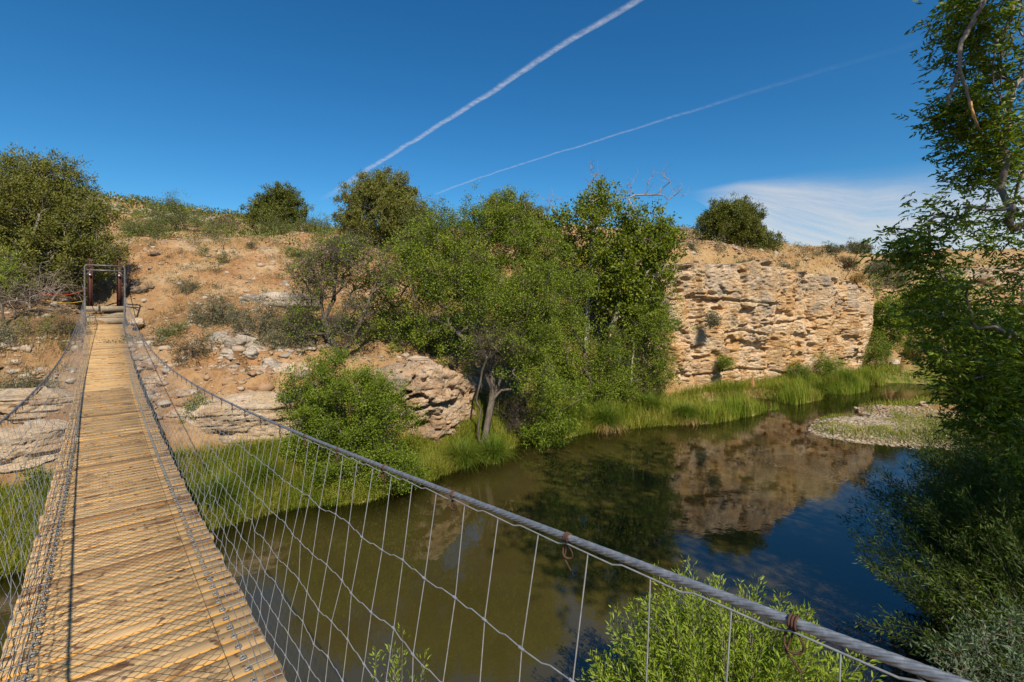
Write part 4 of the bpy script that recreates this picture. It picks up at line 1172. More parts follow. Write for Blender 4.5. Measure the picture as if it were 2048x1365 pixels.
brush_field("ridge_brush", "low grey scrub along the crest of the near slope", 160, 240, 700, 29, 42, .55, 'mesquite', 8)
brush_field("plateau_brush", "low scrub dotted over the plateau behind the cliff", 260, 1250, 1850, 29, 80, .5, 'sage', 7)
brush_field("rim_brush", "dry brown brush dotted along the cliff top", 140, 1240, 1850, 27.8, 40, .35, 'brown_brush', 6.5)
brush_field("gully_brush", "mixed green brush on the hillside right of the cliff", 260, 1740, 2100, 36, 75, .8, 'mesquite', 2)

brush_field("slope_brush", "scattered small grey green brush on the dry slope", 240, 230, 900, 15.5, 31, .26, 'sage', 3.2, 70)
brush_field("slope_weeds", "scattered small brown weeds on the dry slope", 420, -150, 900, 13, 31, .17, 'brown_brush', 2.4, 50)
brush_field("bank_brush", "dark mixed brush in the shade behind the trees", 150, 880, 1320, 19, 30, .55, 'hackberry', 1.6, 90)

# --- grass
def blades(base, L, W, bend, up=1.0, seg=3):
    n = len(base)
    a = rng.uniform(0, 2 * math.pi, n)
    h = np.stack([np.cos(a), np.sin(a), np.zeros(n)], 1)
    s = np.stack([-np.sin(a), np.cos(a), np.zeros(n)], 1)
    L = np.broadcast_to(L, (n,)); bend = np.broadcast_to(bend, (n,)); W = np.broadcast_to(W, (n,))
    rows = []
    for i in range(seg + 1):
        t = i / seg
        ang = bend * t
        c = base + h * (L * t * np.sin(ang * .75))[:, None] + np.array([0, 0, 1.0]) * (L * t * np.cos(ang * .75))[:, None]
        w_ = (W * (1 - t) ** .7 * .5 + .0004)[:, None]
        rows += [c - s * w_, c + s * w_]
    V = np.stack(rows, 1).reshape(-1, 3)
    k = np.arange(n)[:, None] * 2 * (seg + 1)
    F = np.concatenate([np.stack([k[:, 0] + 2 * i, k[:, 0] + 2 * i + 1, k[:, 0] + 2 * i + 3, k[:, 0] + 2 * i + 2], 1) for i in range(seg)])
    return V, F

def shore_pts(n, i0, i1, w0, w1):
    p = SHORE
    s = np.concatenate([[0], np.cumsum(np.linalg.norm(np.diff(p, axis=0), axis=1))])
    u = rng.uniform(s[i0], s[i1], n)
    x, y = np.interp(u, s, p[:, 0]), np.interp(u, s, p[:, 1])
    return x + rng.normal(0, .1, n), y + rng.uniform(w0, w1, n)

def grass_field(name, label, x, y, L, W, bend, leaf, zmin=-.05, zmax=9, patch=None, seg=3):
    z = zt(x, y)
    k = (z > zmin) & (z < zmax)
    if patch is not None:
        k &= fbm(np.stack([x, y, x * 0], 1) * patch[0], 3, patch[2]) > patch[1]
    b = np.stack([x, y, z - .02], 1)[k]
    n = len(b)
    hv = .45 + 1.1 * fbm(b * np.array([.9, .9, 0]), 3, 71)
    V, F = blades(b, L * hv * rng.uniform(.5, 1.3, n), W * rng.uniform(.7, 1.3, n), bend * rng.uniform(.3, 1.3, n), seg=seg)
    return tag(mesh_np(name, V, F, M[leaf]), label, "grass", kind="stuff")
x1, y1 = shore_pts(90000, 2, 8, -.22, 2.3)
grass_field("bank_grass", "tall lush grass along the near part of the far bank", x1, y1, .40, .012, 1.1, 'grass', zmin=-.2, zmax=1.75)
x1, y1 = shore_pts(76000, 8, 17, -.2, 4.2)
grass_field("stream_grass", "green grass and weeds along the foot of the cliff", x1, y1, .50, .016, 1.0, 'grass', zmin=-.15, zmax=1.3)
x1, y1 = shore_pts(11000, 13, 17, -.3, 1.0)
grass_field("cattails", "tall upright green reeds standing in the shallows below the cliff", x1, y1, .75, .022, .35, 'cattail', zmin=-.3, zmax=.9, patch=(.9, .44, 4))
x1, y1 = rng.uniform(17, 34, 34000), rng.uniform(23, 36, 34000)
grass_field("meadow_grass", "green meadow grass beside the gravel bar", x1, y1, .32, .022, .9, 'grass', zmin=.02, zmax=1.2, patch=(.35, .42, 14))
x1, y1 = rng.normal(14.8, 2.4, 26000), rng.normal(20.2, 1.8, 26000)
grass_field("gravel_weeds", "thin green weeds sprouting among the gravel", x1, y1, .16, .014, .9, 'grass', zmin=.02, zmax=.8, patch=(.8, .45, 24))
x1, y1 = rng.uniform(9, 24, 16000), rng.uniform(8, 18.5, 16000)
grass_field("shade_grass", "shaded grass on the near bank under the overhanging tree", x1, y1, .5, .018, 1.0, 'grass', zmin=.02, zmax=2.2)
x1, y1 = scatter_px(9000, 560, 960, 15.5, 21)
grass_field("dry_grass", "straw coloured dry grass on top of the rock outcrop", x1, y1, .35, .010, .9, 'dry_grass', zmin=2.2, zmax=5.2, patch=(.5, .45, 34))
x1, y1 = scatter_px(16000, 1240, 1850, 27.5, 46)
grass_field("cliff_top_grass", "straw coloured dry grass along the cliff top", x1, y1, .38, .02, .9, 'dry_grass', zmin=6.2, zmax=14, patch=(.3, .40, 44))
x1, y1 = scatter_px(22000, 160, 700, 18, 34)
grass_field("slope_grass", "thin dry grass tufts scattered over the bare slope", x1, y1, .2, .012, 1.0, 'dry_grass', zmin=4.0, zmax=12, patch=(.9, .50, 54))
x1, y1 = scatter_px(5000, -100, 170, 12, 18)
grass_field("left_slope_grass", "dry grass on the shaded slope left of the deck", x1, y1, .25, .010, 1.0, 'dry_grass', zmin=1.6, zmax=5, patch=(.8, .55, 64))

def sedge(label, px, D, r, h, n=900, leaf='sedge', skirt=True):
    x = (px - 1024) / FPX * D
    z = max(zt1(x, D), -.03)
    a = rng.uniform(0, 6.28, n); q = r * .45 * np.sqrt(rng.random(n))
    b = np.stack([x + q * np.cos(a), D + q * np.sin(a), np.full(n, z)], 1)
    root = empty("sedge_clump", (x, D, z), label, "grass clump", "arching sedge clumps along the bank")
    V, F = blades(b, h * rng.uniform(.6, 1.25, n), .016, rng.uniform(.3, 2.0, n), seg=4)
    mesh_np("green_blades", V, F, M[leaf], root)
    if skirt:
        V, F = blades(b[:n // 3], h * .8 * rng.uniform(.6, 1.1, n // 3), .014, rng.uniform(2.1, 2.9, n // 3), seg=4)
        mesh_np("dry_skirt", V, F, M['dry_grass'], root)
for lab, px, D, r, h, sk in (
        ("broad sedge clump with a straw skirt at the waterline left of centre reeds", 1215, 19.4, .7, 1.1, True),
        ("round sedge clump with a straw skirt standing in the water below the cliff", 1372, 20.6, .6, .9, True),
        ("sedge clump arching over the water right of the bright green bush", 985, 15.4, .6, .9, False),
        ("sedge clump in front of the rock outcrop under the hollow", 925, 15.0, .6, .9, False),
        ("sedge clump at the far end of the reeds beside the shaded pool", 1690, 28.0, .8, 1.1, False),
        ("tallest sedge clump at the water just right of the bridge deck", 430, 11.3, .5, .8, False),
        ("sedge clump on the grassy bank right of the tallest one by the deck", 520, 12.2, .5, .7, False),
        ("weathered sedge clump on the bank behind the round one in the water", 1300, 21.0, .7, .9, False),
        ("low sedge clump on the bank between the drooping branches and the broad clump", 1150, 19.3, .6, .8, False),
        ("sedge clump under the small bank bush at the cliff's foot", 1640, 27.2, .6, .9, False)):
    sedge(lab, px, D, r, h, 1000, 'sedge', sk)

# --- near bank: willow, dark shrubs and the overhanging ash
def wands(name, label, cat, cx, cy, rx, ry, n_w, h, leafL, leafW, leaf, bark, per=46, lean=.35, group=None, zb=None, pinn=0):
    """many upright shoots, each feathered with narrow leaves"""
    a = rng.uniform(0, 6.28, n_w); q = np.sqrt(rng.random(n_w))
    bx, by = cx + rx * .55 * q * np.cos(a), cy + ry * .55 * q * np.sin(a)
    bz = np.maximum(zt(bx, by), -.3) if zb is None else np.full(n_w, zb)
    H = h * rng.uniform(.55, 1.08, n_w) * (1 - .35 * q ** 2)
    lx, ly = lean * np.cos(a) * q * rx, lean * np.sin(a) * q * ry
    lx += rng.normal(0, .10, n_w) * h * .5; ly += rng.normal(0, .10, n_w) * h * .5
    lx += rx * .45 * q * np.cos(a); ly += ry * .45 * q * np.sin(a)
    T = np.linspace(0, 1, 8)
    PT = np.stack([bx[:, None] + lx[:, None] * T[None] ** 1.5, by[:, None] + ly[:, None] * T[None] ** 1.5, bz[:, None] + H[:, None] * T[None]], -1)
    PT[:, 1:] += rng.normal(0, .02, PT[:, 1:].shape)
    r0 = .008 * (1 - .85 * T)
    S0, S1 = PT[:, :-1].reshape(-1, 3), PT[:, 1:].reshape(-1, 3)
    Vs, Fs = tubes(S0, S1, np.tile(r0[:-1], n_w), np.tile(r0[1:], n_w), 3)
    root = empty(name, (cx, cy, float(bz.min())), label, cat, group)
    mesh_np("stems", Vs, Fs, M[bark], root, True)
    u = rng.uniform(.25, 1.0, (n_w, per)) * 7
    i = np.minimum(u.astype(int), 6); f = (u - i)[..., None]
    w_i = np.arange(n_w)[:, None]
    c = (PT[w_i, i] * (1 - f) + PT[w_i, i + 1] * f).reshape(-1, 3)
    ax = unit((PT[w_i, i + 1] - PT[w_i, i]).reshape(-1, 3))
    side = perp(ax)
    d = unit(ax * .75 + side * .65 + rng.normal(size=c.shape) * .15)
    c = c + side * rng.random((len(c), 1)) * .03 * h
    V, F = leaf_quads(c, d, leafL * rng.uniform(.6, 1.2, len(c)), leafW * rng.uniform(.7, 1.2, len(c)))
    mesh_np("foliage", V, F, M[leaf], root)
    return root
wands("willow_shrub", "sunlit yellow green willow shrub rising behind the near handrail cable", "shrub", 2.15, 4.75, 1.02, .85, 360, 2.25, .066, .0155, 'willow', 'grey_bark', 230, zb=-.05, group="yellow green willows under the bridge")
wands("willow_shrub", "small yellow green willow tips beside the deck at the bottom edge", "shrub", -1.12, 4.55, .34, .3, 26, 2.2, .055, .013, 'willow', 'grey_bark', 120, zb=-.3, group="yellow green willows under the bridge")
DG = "dark shrubs on the shaded near bank"
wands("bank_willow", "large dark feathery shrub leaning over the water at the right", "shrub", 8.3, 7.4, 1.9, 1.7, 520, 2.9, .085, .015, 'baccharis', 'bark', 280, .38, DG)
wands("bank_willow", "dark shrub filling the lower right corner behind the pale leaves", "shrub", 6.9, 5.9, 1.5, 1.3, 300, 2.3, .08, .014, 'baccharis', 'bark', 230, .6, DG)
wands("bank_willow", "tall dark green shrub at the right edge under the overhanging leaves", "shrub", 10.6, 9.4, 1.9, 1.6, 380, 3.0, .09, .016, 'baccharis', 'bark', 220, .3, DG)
plant("pale_leaved_shrub", "pale grey green leafy shrub in the bottom right corner", "shrub",
      [np.array([(4.7, 4.6, .2), (4.7, 4.6, .7), (4.65, 4.55, 1.1)])],
      lobes_px([(1975, 1320, 4.6, 75, 55), (2040, 1270, 4.7, 50, 60), (1910, 1345, 4.5, 40, 40), (2060, 1360, 4.5, 80, 50)]),
      90, 36, .06, .013, .09, 'grey_leaf', 'bark', .003, .02, DG, tw=2, twL=.2, tw_r=.002, crown_name="foliage", trunk_name="stems")
plant("dead_snag", "dark bare snag lying in the water left of the dark shrubs", "dead branch",
      [np.array([P(1800, 1296, 6.9), P(1760, 1282, 7.0), P(1722, 1268, 7.1), P(1700, 1252, 7.2), P(1660, 1230, 7.3), P(1632, 1216, 7.4)])],
      lobes_px([(1690, 1240, 7.2, 30, 30), (1740, 1260, 7.1, 40, 30)]), 12, 1, .03, .01, .1, 'baccharis', 'bark', .006, .03, None, tw=2, twL=.35, tw_r=.004, bare=.95)

def ash_tree():
    Dm = 6.6
    vis = [(1955, 40, 6.4, 70, 60), (2000, 130, 6.6, 70, 80), (1950, 240, 6.5, 62, 50), (2015, 270, 6.8, 60, 70), (1980, 330, 6.6, 60, 40), (1925, 90, 6.4, 34, 70, .8), (2020, 40, 6.6, 50, 60), (1920, 200, 6.4, 32, 50, .7),
           (1890, 440, 6.3, 75, 32), (1970, 430, 6.6, 80, 55), (1835, 505, 6.2, 56, 24, 1.6), (1865, 470, 6.3, 50, 24, 1.4), (1850, 620, 6.3, 36, 40), (1960, 520, 6.6, 80, 45), (2040, 480, 7, 60, 80), (2000, 400, 6.8, 60, 60),
           (1880, 610, 6.3, 50, 44), (1950, 640, 6.6, 75, 70), (2030, 640, 7, 60, 90), (1870, 690, 6.4, 36, 36), (1935, 730, 6.5, 56, 50), (2020, 780, 6.9, 70, 70), (1975, 840, 6.8, 55, 45), (2040, 890, 7, 50, 70),
           (1890, 555, 6.3, 50, 34), (1990, 560, 6.8, 60, 60), (1950, 790, 6.7, 40, 40)]
    c, rad, wt = lobes_px(vis)
    big = np.array([(4.9, .2, 10.2), (6.3, 1.8, 10.7), (6.0, 3.6, 11.4), (9.5, 5.0, 11.5), (9.5, 2.5, 9), (10.8, -.5, 9.0), (8.2, .4, 10.2), (12.5, 9, 7)], float)
    brad = np.array([(1.6, 1.6, 1.4)] * 3 + [(2.1, 2.0, 1.8)] * 2 + [(1.9, 1.9, 1.8)] * 2 + [(2.5, 2.5, 2.2)], float)
    A1, _ = sample_lobes((c, rad, wt), 1350, 2.2)
    A1 = A1[fbm(A1 * 1.15 + 5.1, 2, 33) > .48]
    bw = np.ones(len(big)) / len(big)
    A2, _ = sample_lobes((big, brad, bw), 420, 2.0)
    stems = [np.array([(10.6, 3.4, 1.4), (10.5, 3.5, 3), (10.3, 3.6, 4.6), (9.8, 3.8, 6.4), (9.2, 4.2, 8.2), (8.8, 4.4, 10)]),
             np.array([(10.3, 3.6, 4.6), (9.8, 4.6, 5.2), (8.9, 5.6, 5.5), (8.0, 6.2, 5.6), (7.2, 6.4, 5.55), (6.4, 6.4, 5.5)]),
             np.array([(10.5, 3.5, 3), (9.9, 4.6, 3.9), (9.0, 5.8, 4.3), (8.0, 6.5, 4.1), (7.0, 6.6, 3.8)])]
    pos, par, tips = skeleton(stems[:1], A2, .3, .35, .1)
    (V, F), rad_ = branch_mesh(pos, par, tips, .006, .22, .5, 6)
    pos, par, tips = skeleton(stems[1:], A1, .3, .35, .1)
    (Vb, Fb), rad_ = branch_mesh(pos, par, tips, .0040, .05, .45, 5)
    root = empty("ash_tree", (10.6, 3.4, 1.4), "large leafy tree overhanging the right edge in the foreground", "tree")
    mb = MB().add(V, F).add(Vb, Fb)
    mb.build("trunk", M['grey_bark'], root, True)
    # bare pale limbs hanging down in front of the upper leaves
    def limb(name, pts, r0, r1, mat='grey_bark', label=None):
        w_ = np.array([P(*q) for q in pts])
        t = np.concatenate([[0], np.cumsum(np.linalg.norm(np.diff(w_, axis=0), axis=1))]); t /= t[-1]; tt = np.linspace(0, 1, 30)
        w2 = np.stack([np.interp(tt, t, w_[:, i]) for i in range(3)], 1)
        ker = np.ones(5) / 5
        for i in range(3):
            w2[2:-2, i] = np.convolve(w2[:, i], ker, 'valid')
        w2 += rng.normal(0, .006, w2.shape)
        V_, F_ = polytube(w2, np.linspace(r0, r1, 30) * rng.uniform(.9, 1.1, 30), 8)
        o_ = mesh_np(name, V_, F_, M[mat], root, True)
        if label: o_["label"] = label
        return o_
    lb_ = limb("broken_limb", [(1985, -60, 6.15), (1965, 10, 6.1), (1930, 68, 6.05), (1918, 100, 6), (1918, 140, 6), (1932, 175, 6), (1942, 210, 6), (1948, 236, 6), (1958, 258, 6)], .042, .010, label="bare limb with a splintered tip")
    tip = np.array([P(*q) for q in ((1940, 205, 5.99), (1948, 234, 5.99), (1953, 246, 5.99), (1960, 262, 5.99))])
    mbt = MB()
    for q in range(5):
        mbt.add(*polytube(tip + rng.normal(0, .006, (4, 3)), [.010, .011, .007, .001], 5))
    mbt.build("splintered_tip", M['splinter'], lb_)
    limb("side_limb", [(1918, 140, 6), (1910, 165, 6), (1900, 190, 6), (1896, 212, 6)], .026, .012)
    limb("side_limb", [(2040, -40, 6.4), (2020, 40, 6.3), (2005, 70, 6.3), (2003, 110, 6.3), (1998, 150, 6.3), (2004, 180, 6.3)], .03, .008)
    limb("side_limb", [(2003, 70, 6.3), (1990, 90, 6.25), (1985, 140, 6.25), (1984, 165, 6.25), (1998, 190, 6.2), (2010, 225, 6.2), (2035, 256, 6.2)], .014, .005)
    limb("side_limb", [(2060, 20, 6.4), (2030, 60, 6.35), (2022, 78, 6.3), (2030, 105, 6.3), (2050, 135, 6.3)], .014, .006)
    limb("side_limb", [(1985, 165, 6.25), (1998, 186, 6.22), (2022, 205, 6.2)], .009, .004)
    # leaves set in feathered sprays of seven
    def sprays(att, per, Lf, Wf, ring):
        n = len(att) * per
        c_ = np.repeat(att, per, 0) + rng.normal(size=(n, 3)) * ring
        ax = unit(rng.normal(size=(n, 3)) * np.array([1, 1, .6]) + np.array([-.35, 0, -.15]))
        sd = unit(np.cross(ax, np.array([0, 0, 1.0]) + .3 * rng.normal(size=(n, 3))))
        C_, D_ = [], []
        for k_ in range(7):
            t = (k_ // 2 + .6) / 3.6
            sg = 1 if k_ % 2 else -1
            C_.append(c_ + ax * Lf * 1.9 * t)
            D_.append(unit(ax * .8 + sd * sg * .75 + np.array([0, 0, -.25]) + .15 * rng.normal(size=(n, 3))) if k_ < 6 else unit(ax + np.array([0, 0, -.2])))
        C_, D_ = np.concatenate(C_), np.concatenate(D_)
        V_, F_ = leaf_quads(C_, D_, Lf * rng.uniform(.7, 1.2, len(C_)), Wf * rng.uniform(.8, 1.2, len(C_)), .08)
        return V_, F_
    mb = MB().add(*sprays(A1, 8, .09, .027, .13)).add(*sprays(A2, 16, .13, .05, .28))
    mb.build("crown", M['ash'], root)
ash_tree()

# ------------------------------------------------------------------ the suspension bridge
TH = R(40.41)
AX = np.array([-math.sin(TH), math.cos(TH), 0]); NX = np.array([math.cos(TH), math.sin(TH), 0]); UZ = np.array([0, 0, 1.0])
S0, S1 = -8.4, 24.2
def drop(s): return 1.868 - .00419 * (s - 7.86) ** 2
def B(s, l, h=0.0):
    s = np.asarray(s, float)
    return s[..., None] * AX + (np.asarray(l) + .139)[..., None] * NX + (HC - drop(s) + h)[..., None] * UZ
def cab_l(s): return .70 - .13 * ((s - 7.86) / 16.4) ** 2
def cab_h(s):
    q = (s - 7.86) / 16.4
    return np.maximum(.897 - .436 * q + .363 * q * q + .367 * q ** 3, .75)
HW = .525
bridge = empty("suspension_bridge", B(np.array([7.86]), np.array([0.]))[0], "narrow timber suspension footbridge with wire mesh sides and cable handrails", "bridge")

def deck():
    V, F, Mi, G = [], [], [], []
    n = 0
    s = S0
    while s < S1 - .1:
        wd = .1045 + rng.normal(0, .0012)
        e = HW + rng.normal(0, .006, 2)
        tz = rng.normal(0, .0025); sk = rng.normal(0, .003)
        b = .0045
        for i, sa in enumerate((0, 1)): pass
        # cross-section: top with chamfered edges
        prof = [(0, -.040), (0, -.011), (.0085, 0), (wd - .002, 0), (wd, -.002), (wd, -.040)]
        for sg, ee in ((-1, e[0]), (1, e[1])):
            for a, h in prof:
                q = B(np.array([s + a + sg * sk]), np.array([sg * ee]), tz + h)[0]
                V.append(q); G.append((a, sg * ee, h))
        k = n
        for i in range(6):
            j = (i + 1) % 6
            F.append((k + i, k + j, k + 6 + j, k + 6 + i))
            Mi.append(0 if i in (2, 5) else 1)
        F6 = [(k + 5, k + 4, k + 3, k + 2, k + 1, k), (k + 6, k + 7, k + 8, k + 9, k + 10, k + 11)]
        caps.extend(F6)
        n += 12
        s += .1085
    return np.array(V), np.array(F), np.array(Mi), np.array(G)
caps = []
Vd, Fd, Md, Gd = deck()
mesh_np("deck", Vd, [Fd, np.array(caps)], [M['wood'], M['wood_edge']], bridge, midx=np.concatenate([Md, np.ones(len(caps))]), attrs={"grain": Gd})
# two cables under the planks
for sg in (-1, 1):
    ss = np.linspace(S0, S1, 120)
    V, F = polytube(B(ss, np.full(120, sg * .42), -.055), .013, 8)
    mesh_np("deck_cable", V, F, M['cable'], bridge, True)

# handrail cables: seven laid strands twisted round a core
for sg in (-1, 1):
    ss = np.concatenate([np.linspace(-8.4, -.6, 60)[:-1], np.linspace(-.6, 2.2, 900), np.linspace(2.2, 7, 700)[1:], np.linspace(7, S1, 300)[1:]])
    ctr = B(ss, sg * cab_l(ss), cab_h(ss))
    t = unit(np.gradient(ctr, axis=0))
    a = unit(np.cross(t, UZ)); b = np.cross(t, a)
    n = 42
    th = np.arange(n) * 2 * math.pi / n
    ln = np.concatenate([[0], np.cumsum(np.linalg.norm(np.diff(ctr, axis=0), axis=1))])
    tw = ln / .14 * 2 * math.pi
    lobes = 7
    r = .0084 * (.64 + .36 * np.abs(np.cos((th[None] * lobes + tw[:, None] * lobes) / 2)))
    V = ctr[:, None] + (a[:, None] * np.cos(th)[None, :, None] + b[:, None] * np.sin(th)[None, :, None]) * r[..., None]
    m_ = len(ss)
    k = np.arange(m_ - 1)[:, None] * n; i = np.arange(n)[None]; j = (i + 1) % n
    mesh_np("handrail_cable", V.reshape(-1, 3), np.stack([k + i, k + j, k + n + j, k + n + i], -1).reshape(-1, 4), M['cable'], bridge, True)

# woven wire sides
FR = np.array([0, .24, .44, .60, .73, .84, .93, 1.0])       # share of the way down to the deck edge
FOLD = np.array([.035, .07, .105])                          # wires lying folded in over the planks
def mesh_side(sg):
    mb = MB()
    sv = np.arange(-1.2, S1, .158)
    top = B(sv, sg * (cab_l(sv) - .004), cab_h(sv) - .016)
    bot = B(sv, np.full(len(sv), sg * (HW - .012)), .012)
    rw = .0017
    jog = rng.normal(0, .006, (len(sv), len(FR), 3))
    ST = top[:, None] * (1 - FR)[None, :, None] + bot[:, None] * FR[None, :, None] + jog * (FR < 1)[None, :, None] * (FR > 0)[None, :, None]
    for q in range(len(FR) - 1):
        mb.add(*tubes(ST[:, q], ST[:, q + 1], np.full(len(sv), rw), np.full(len(sv), rw), 4))
    fold = B(sv, np.full(len(sv), sg * (HW - .012 - FOLD[-1])), .016)
    mb.add(*tubes(bot, fold, np.full(len(sv), rw), np.full(len(sv), rw), 4))
    # line wires, each with a tension crimp between the stays
    for q in range(len(FR)):
        a_, b_ = ST[:-1, q], ST[1:, q]
        c1, c2 = a_ + (b_ - a_) * .42, a_ + (b_ - a_) * .58
        c1 = c1 + UZ * .0035; c2 = c2 - UZ * .0035
        for u, v in ((a_, c1), (c1, c2), (c2, b_)):
            mb.add(*tubes(u, v, np.full(len(u), rw * 1.15), np.full(len(u), rw * 1.15), 4))
    for f in FOLD:
        p = B(sv, np.full(len(sv), sg * (HW - .012 - f)), .016) + rng.normal(0, .004, (len(sv), 3)) * np.array([1, 1, .4])
        mb.add(*tubes(p[:-1], p[1:], np.full(len(sv) - 1, rw * 1.15), np.full(len(sv) - 1, rw * 1.15), 4))
    # knots where stays cross line wires
    K = ST[:, 1:-1].reshape(-1, 3)
    K = K[np.linalg.norm(K - np.array([0, 0, HC]), axis=1) < 9]
    d = np.tile(AX[None], (len(K), 1)) * .008
    mb.add(*tubes(K - d, K + d, np.full(len(K), .0036), np.full(len(K), .0036), 6))
    mb.build("wire_mesh_side", M['wire'], bridge, True)
mesh_side(-1); mesh_side(1)

# hexagonal netting stretched over the walkway
def netting():
    px_, py_ = .030, .026
    s0, s1 = 1.5, 13.0
    hw, mid = .385, -.05
    ns, nl = int((s1 - s0) / px_), int(2 * hw / (py_ * 2)) + 1
    E0, E1 = [], []
    i, j = np.meshgrid(np.arange(ns), np.arange(nl), indexing='ij')
    i, j = i.ravel(), j.ravel()
    sx = s0 + i * px_
    ly = -hw + (j * 2 + (i % 2)) * py_
    def pt(a, b): return np.stack([a, b], 1)
    lo, hi = pt(sx, ly), pt(sx + px_ * .36, ly)            # the short twisted leg runs along the deck
    E0.append(lo); E1.append(hi)
    nx = sx + px_
    for dl in (-py_, py_):
        E0.append(hi); E1.append(pt(nx, ly + dl))
    e0, e1 = np.concatenate(E0), np.concatenate(E1)
    k = (np.abs(e0[:, 1]) <= hw + .01) & (np.abs(e1[:, 1]) <= hw + .01)
    e0, e1 = e0[k], e1[k]
    h0 = .007 + .004 * np.sin(e0[:, 0] * 5.1 + e0[:, 1] * 7); h1 = .007 + .004 * np.sin(e1[:, 0] * 5.1 + e1[:, 1] * 7)
    p0, p1 = B(e0[:, 0], e0[:, 1] + mid, h0), B(e1[:, 0], e1[:, 1] + mid, h1)
    V, F = tubes(p0, p1, np.full(len(p0), .0011), np.full(len(p0), .0011), 3, 0)
    mesh_np("wire_netting", V, F, M['netting'], bridge)
    mb = MB()
    ss = np.linspace(s0, s1, 200)
    for sg in (-1, 1): mb.add(*polytube(B(ss, np.full(200, sg * hw + mid), .008), .0013, 5))
    mb.build("netting_selvage", M['netting'], bridge)
netting()

# fence clips along both edges of the walkway and rusty ties on the cables
def clip_mesh(mb, s, sg):
    c = B(np.array([s]), np.array([sg * (HW - .125)]), .0)[0]
    th = np.linspace(0, math.pi, 9)
    pts = [c + NX * sg * .010 * math.cos(q) + UZ * (.008 + .014 * math.sin(q)) for q in th]
    mb.add(*polytube(pts, .003, 6))
    mb.box(c + UZ * .006, NX * .015, AX * .008, UZ * .004)
    mb.add(*polytube([c + UZ * .008 - NX * sg * .009, c + UZ * .024 - NX * sg * .009], .005, 6))
rest = MB()
nclip = 0
for s in np.arange(1.5, 15, .108):
    for sg in (-1, 1):
        if s < 7.0 and nclip < 98:
            mb = MB(); clip_mesh(mb, s, sg); mb.build("fence_clip", M['clip'], bridge); nclip += 1
        else:
            clip_mesh(rest, s, sg)
tag(rest.build("fence_clips", M['clip'], bridge), kind="stuff")
for sg in (-1, 1):
    for q, s in enumerate(np.arange(-.55 + .36 * 1, 16, .475)):
        c = B(np.array([s]), np.array(sg * cab_l(np.array([s]))), cab_h(np.array([s])))[0]
        mb = MB()
        for k in range(3):
            th = np.linspace(0, 2 * math.pi, 13)
            pts = [c + AX * (k - 1) * .0045 + NX * .0094 * math.cos(a) + UZ * (.0094 * math.sin(a)) for a in th]
            mb.add(*polytube(pts, .0022, 5, False))
        th = np.linspace(0, 2 * math.pi, 13)
        mb.add(*polytube([c - UZ * .030 + AX * .014 * math.cos(a) + UZ * .018 * math.sin(a) + NX * .004 * math.sin(2 * a) for a in th], .002, 5, False))
        mb.add(*polytube([c - UZ * .014, c - UZ * .05 + AX * .012, c - UZ * .072 - AX * .01], .002, 5))
        mb.build("wire_tie", M['rust'], bridge, True)

# --- landing, portal frame and red posts at the far end
def PB(s, l, h): return B(np.array([float(s)]), np.array([float(l)]), float(h))[0]
land = empty("landing_step", PB(24.3, 0, 0), "weathered timber landing step between the deck and the bank", "step")
mb = MB()
mb.box(PB(24.28, 0, .10), AX * .03, NX * .60, UZ * .135); mb.box(PB(24.25, 0, -.13), AX * .04, NX * .6, UZ * .08)
mb.build("fascia_boards", M['old_wood'], land, attrs={"grain": np.tile(np.array([[.1, .2, .3]]), (16, 1)) * np.linspace(0, 3, 16)[:, None]})
mb = MB()
for k in range(5): mb.box(PB(24.36 + .15 * k, 0, .25), AX * .07, NX * .60, UZ * .018)
mb.build("tread", M['old_wood'], land, attrs={"grain": np.tile(np.array([[.1, .2, .3]]), (40, 1)) * np.linspace(0, 7, 40)[:, None]})
mb = MB().box(PB(25.35, 0, .42), AX * .08, NX * .62, UZ * .11)
mb.build("back_sleeper", M['old_wood'], land, attrs={"grain": np.tile(np.array([[.1, .2, .3]]), (8, 1)) * np.linspace(0, 3, 8)[:, None]})
portal = empty("portal_frame", PB(24.2, 0, 0), "grey steel pipe portal frame at the far end of the bridge", "frame")
PHT = 2.25
for sg in (-1, 1):
    V, F = polytube([PB(24.2, sg * .585, -.5), PB(24.2, sg * .585, .8), PB(24.2, sg * .585, PHT - .09), PB(24.2, sg * .56, PHT - .03), PB(24.2, sg * .52, PHT)], .032, 12)
    post_ = mesh_np("post", V, F, M['pipe'], portal, True)
    V, F = polytube([PB(24.2, sg * .585, PHT - .42), PB(24.2, sg * .38, PHT - .2)], .022, 8)
    mesh_np("brace", V, F, M['pipe'], post_, True)
    V, F = polytube([PB(24.17, sg * .585, 1.1), PB(24.1, sg * .6, 1.12), PB(24.17, sg * .585, 1.14)], .03, 8)
    mesh_np("cable_clamp", V, F, M['pipe'], post_, True)
for h in (PHT, PHT - .19):
    V, F = polytube([PB(24.2, -.54, h), PB(24.2, .54, h)], .03, 12)
    mesh_np("crossbar", V, F, M['pipe'], portal, True)
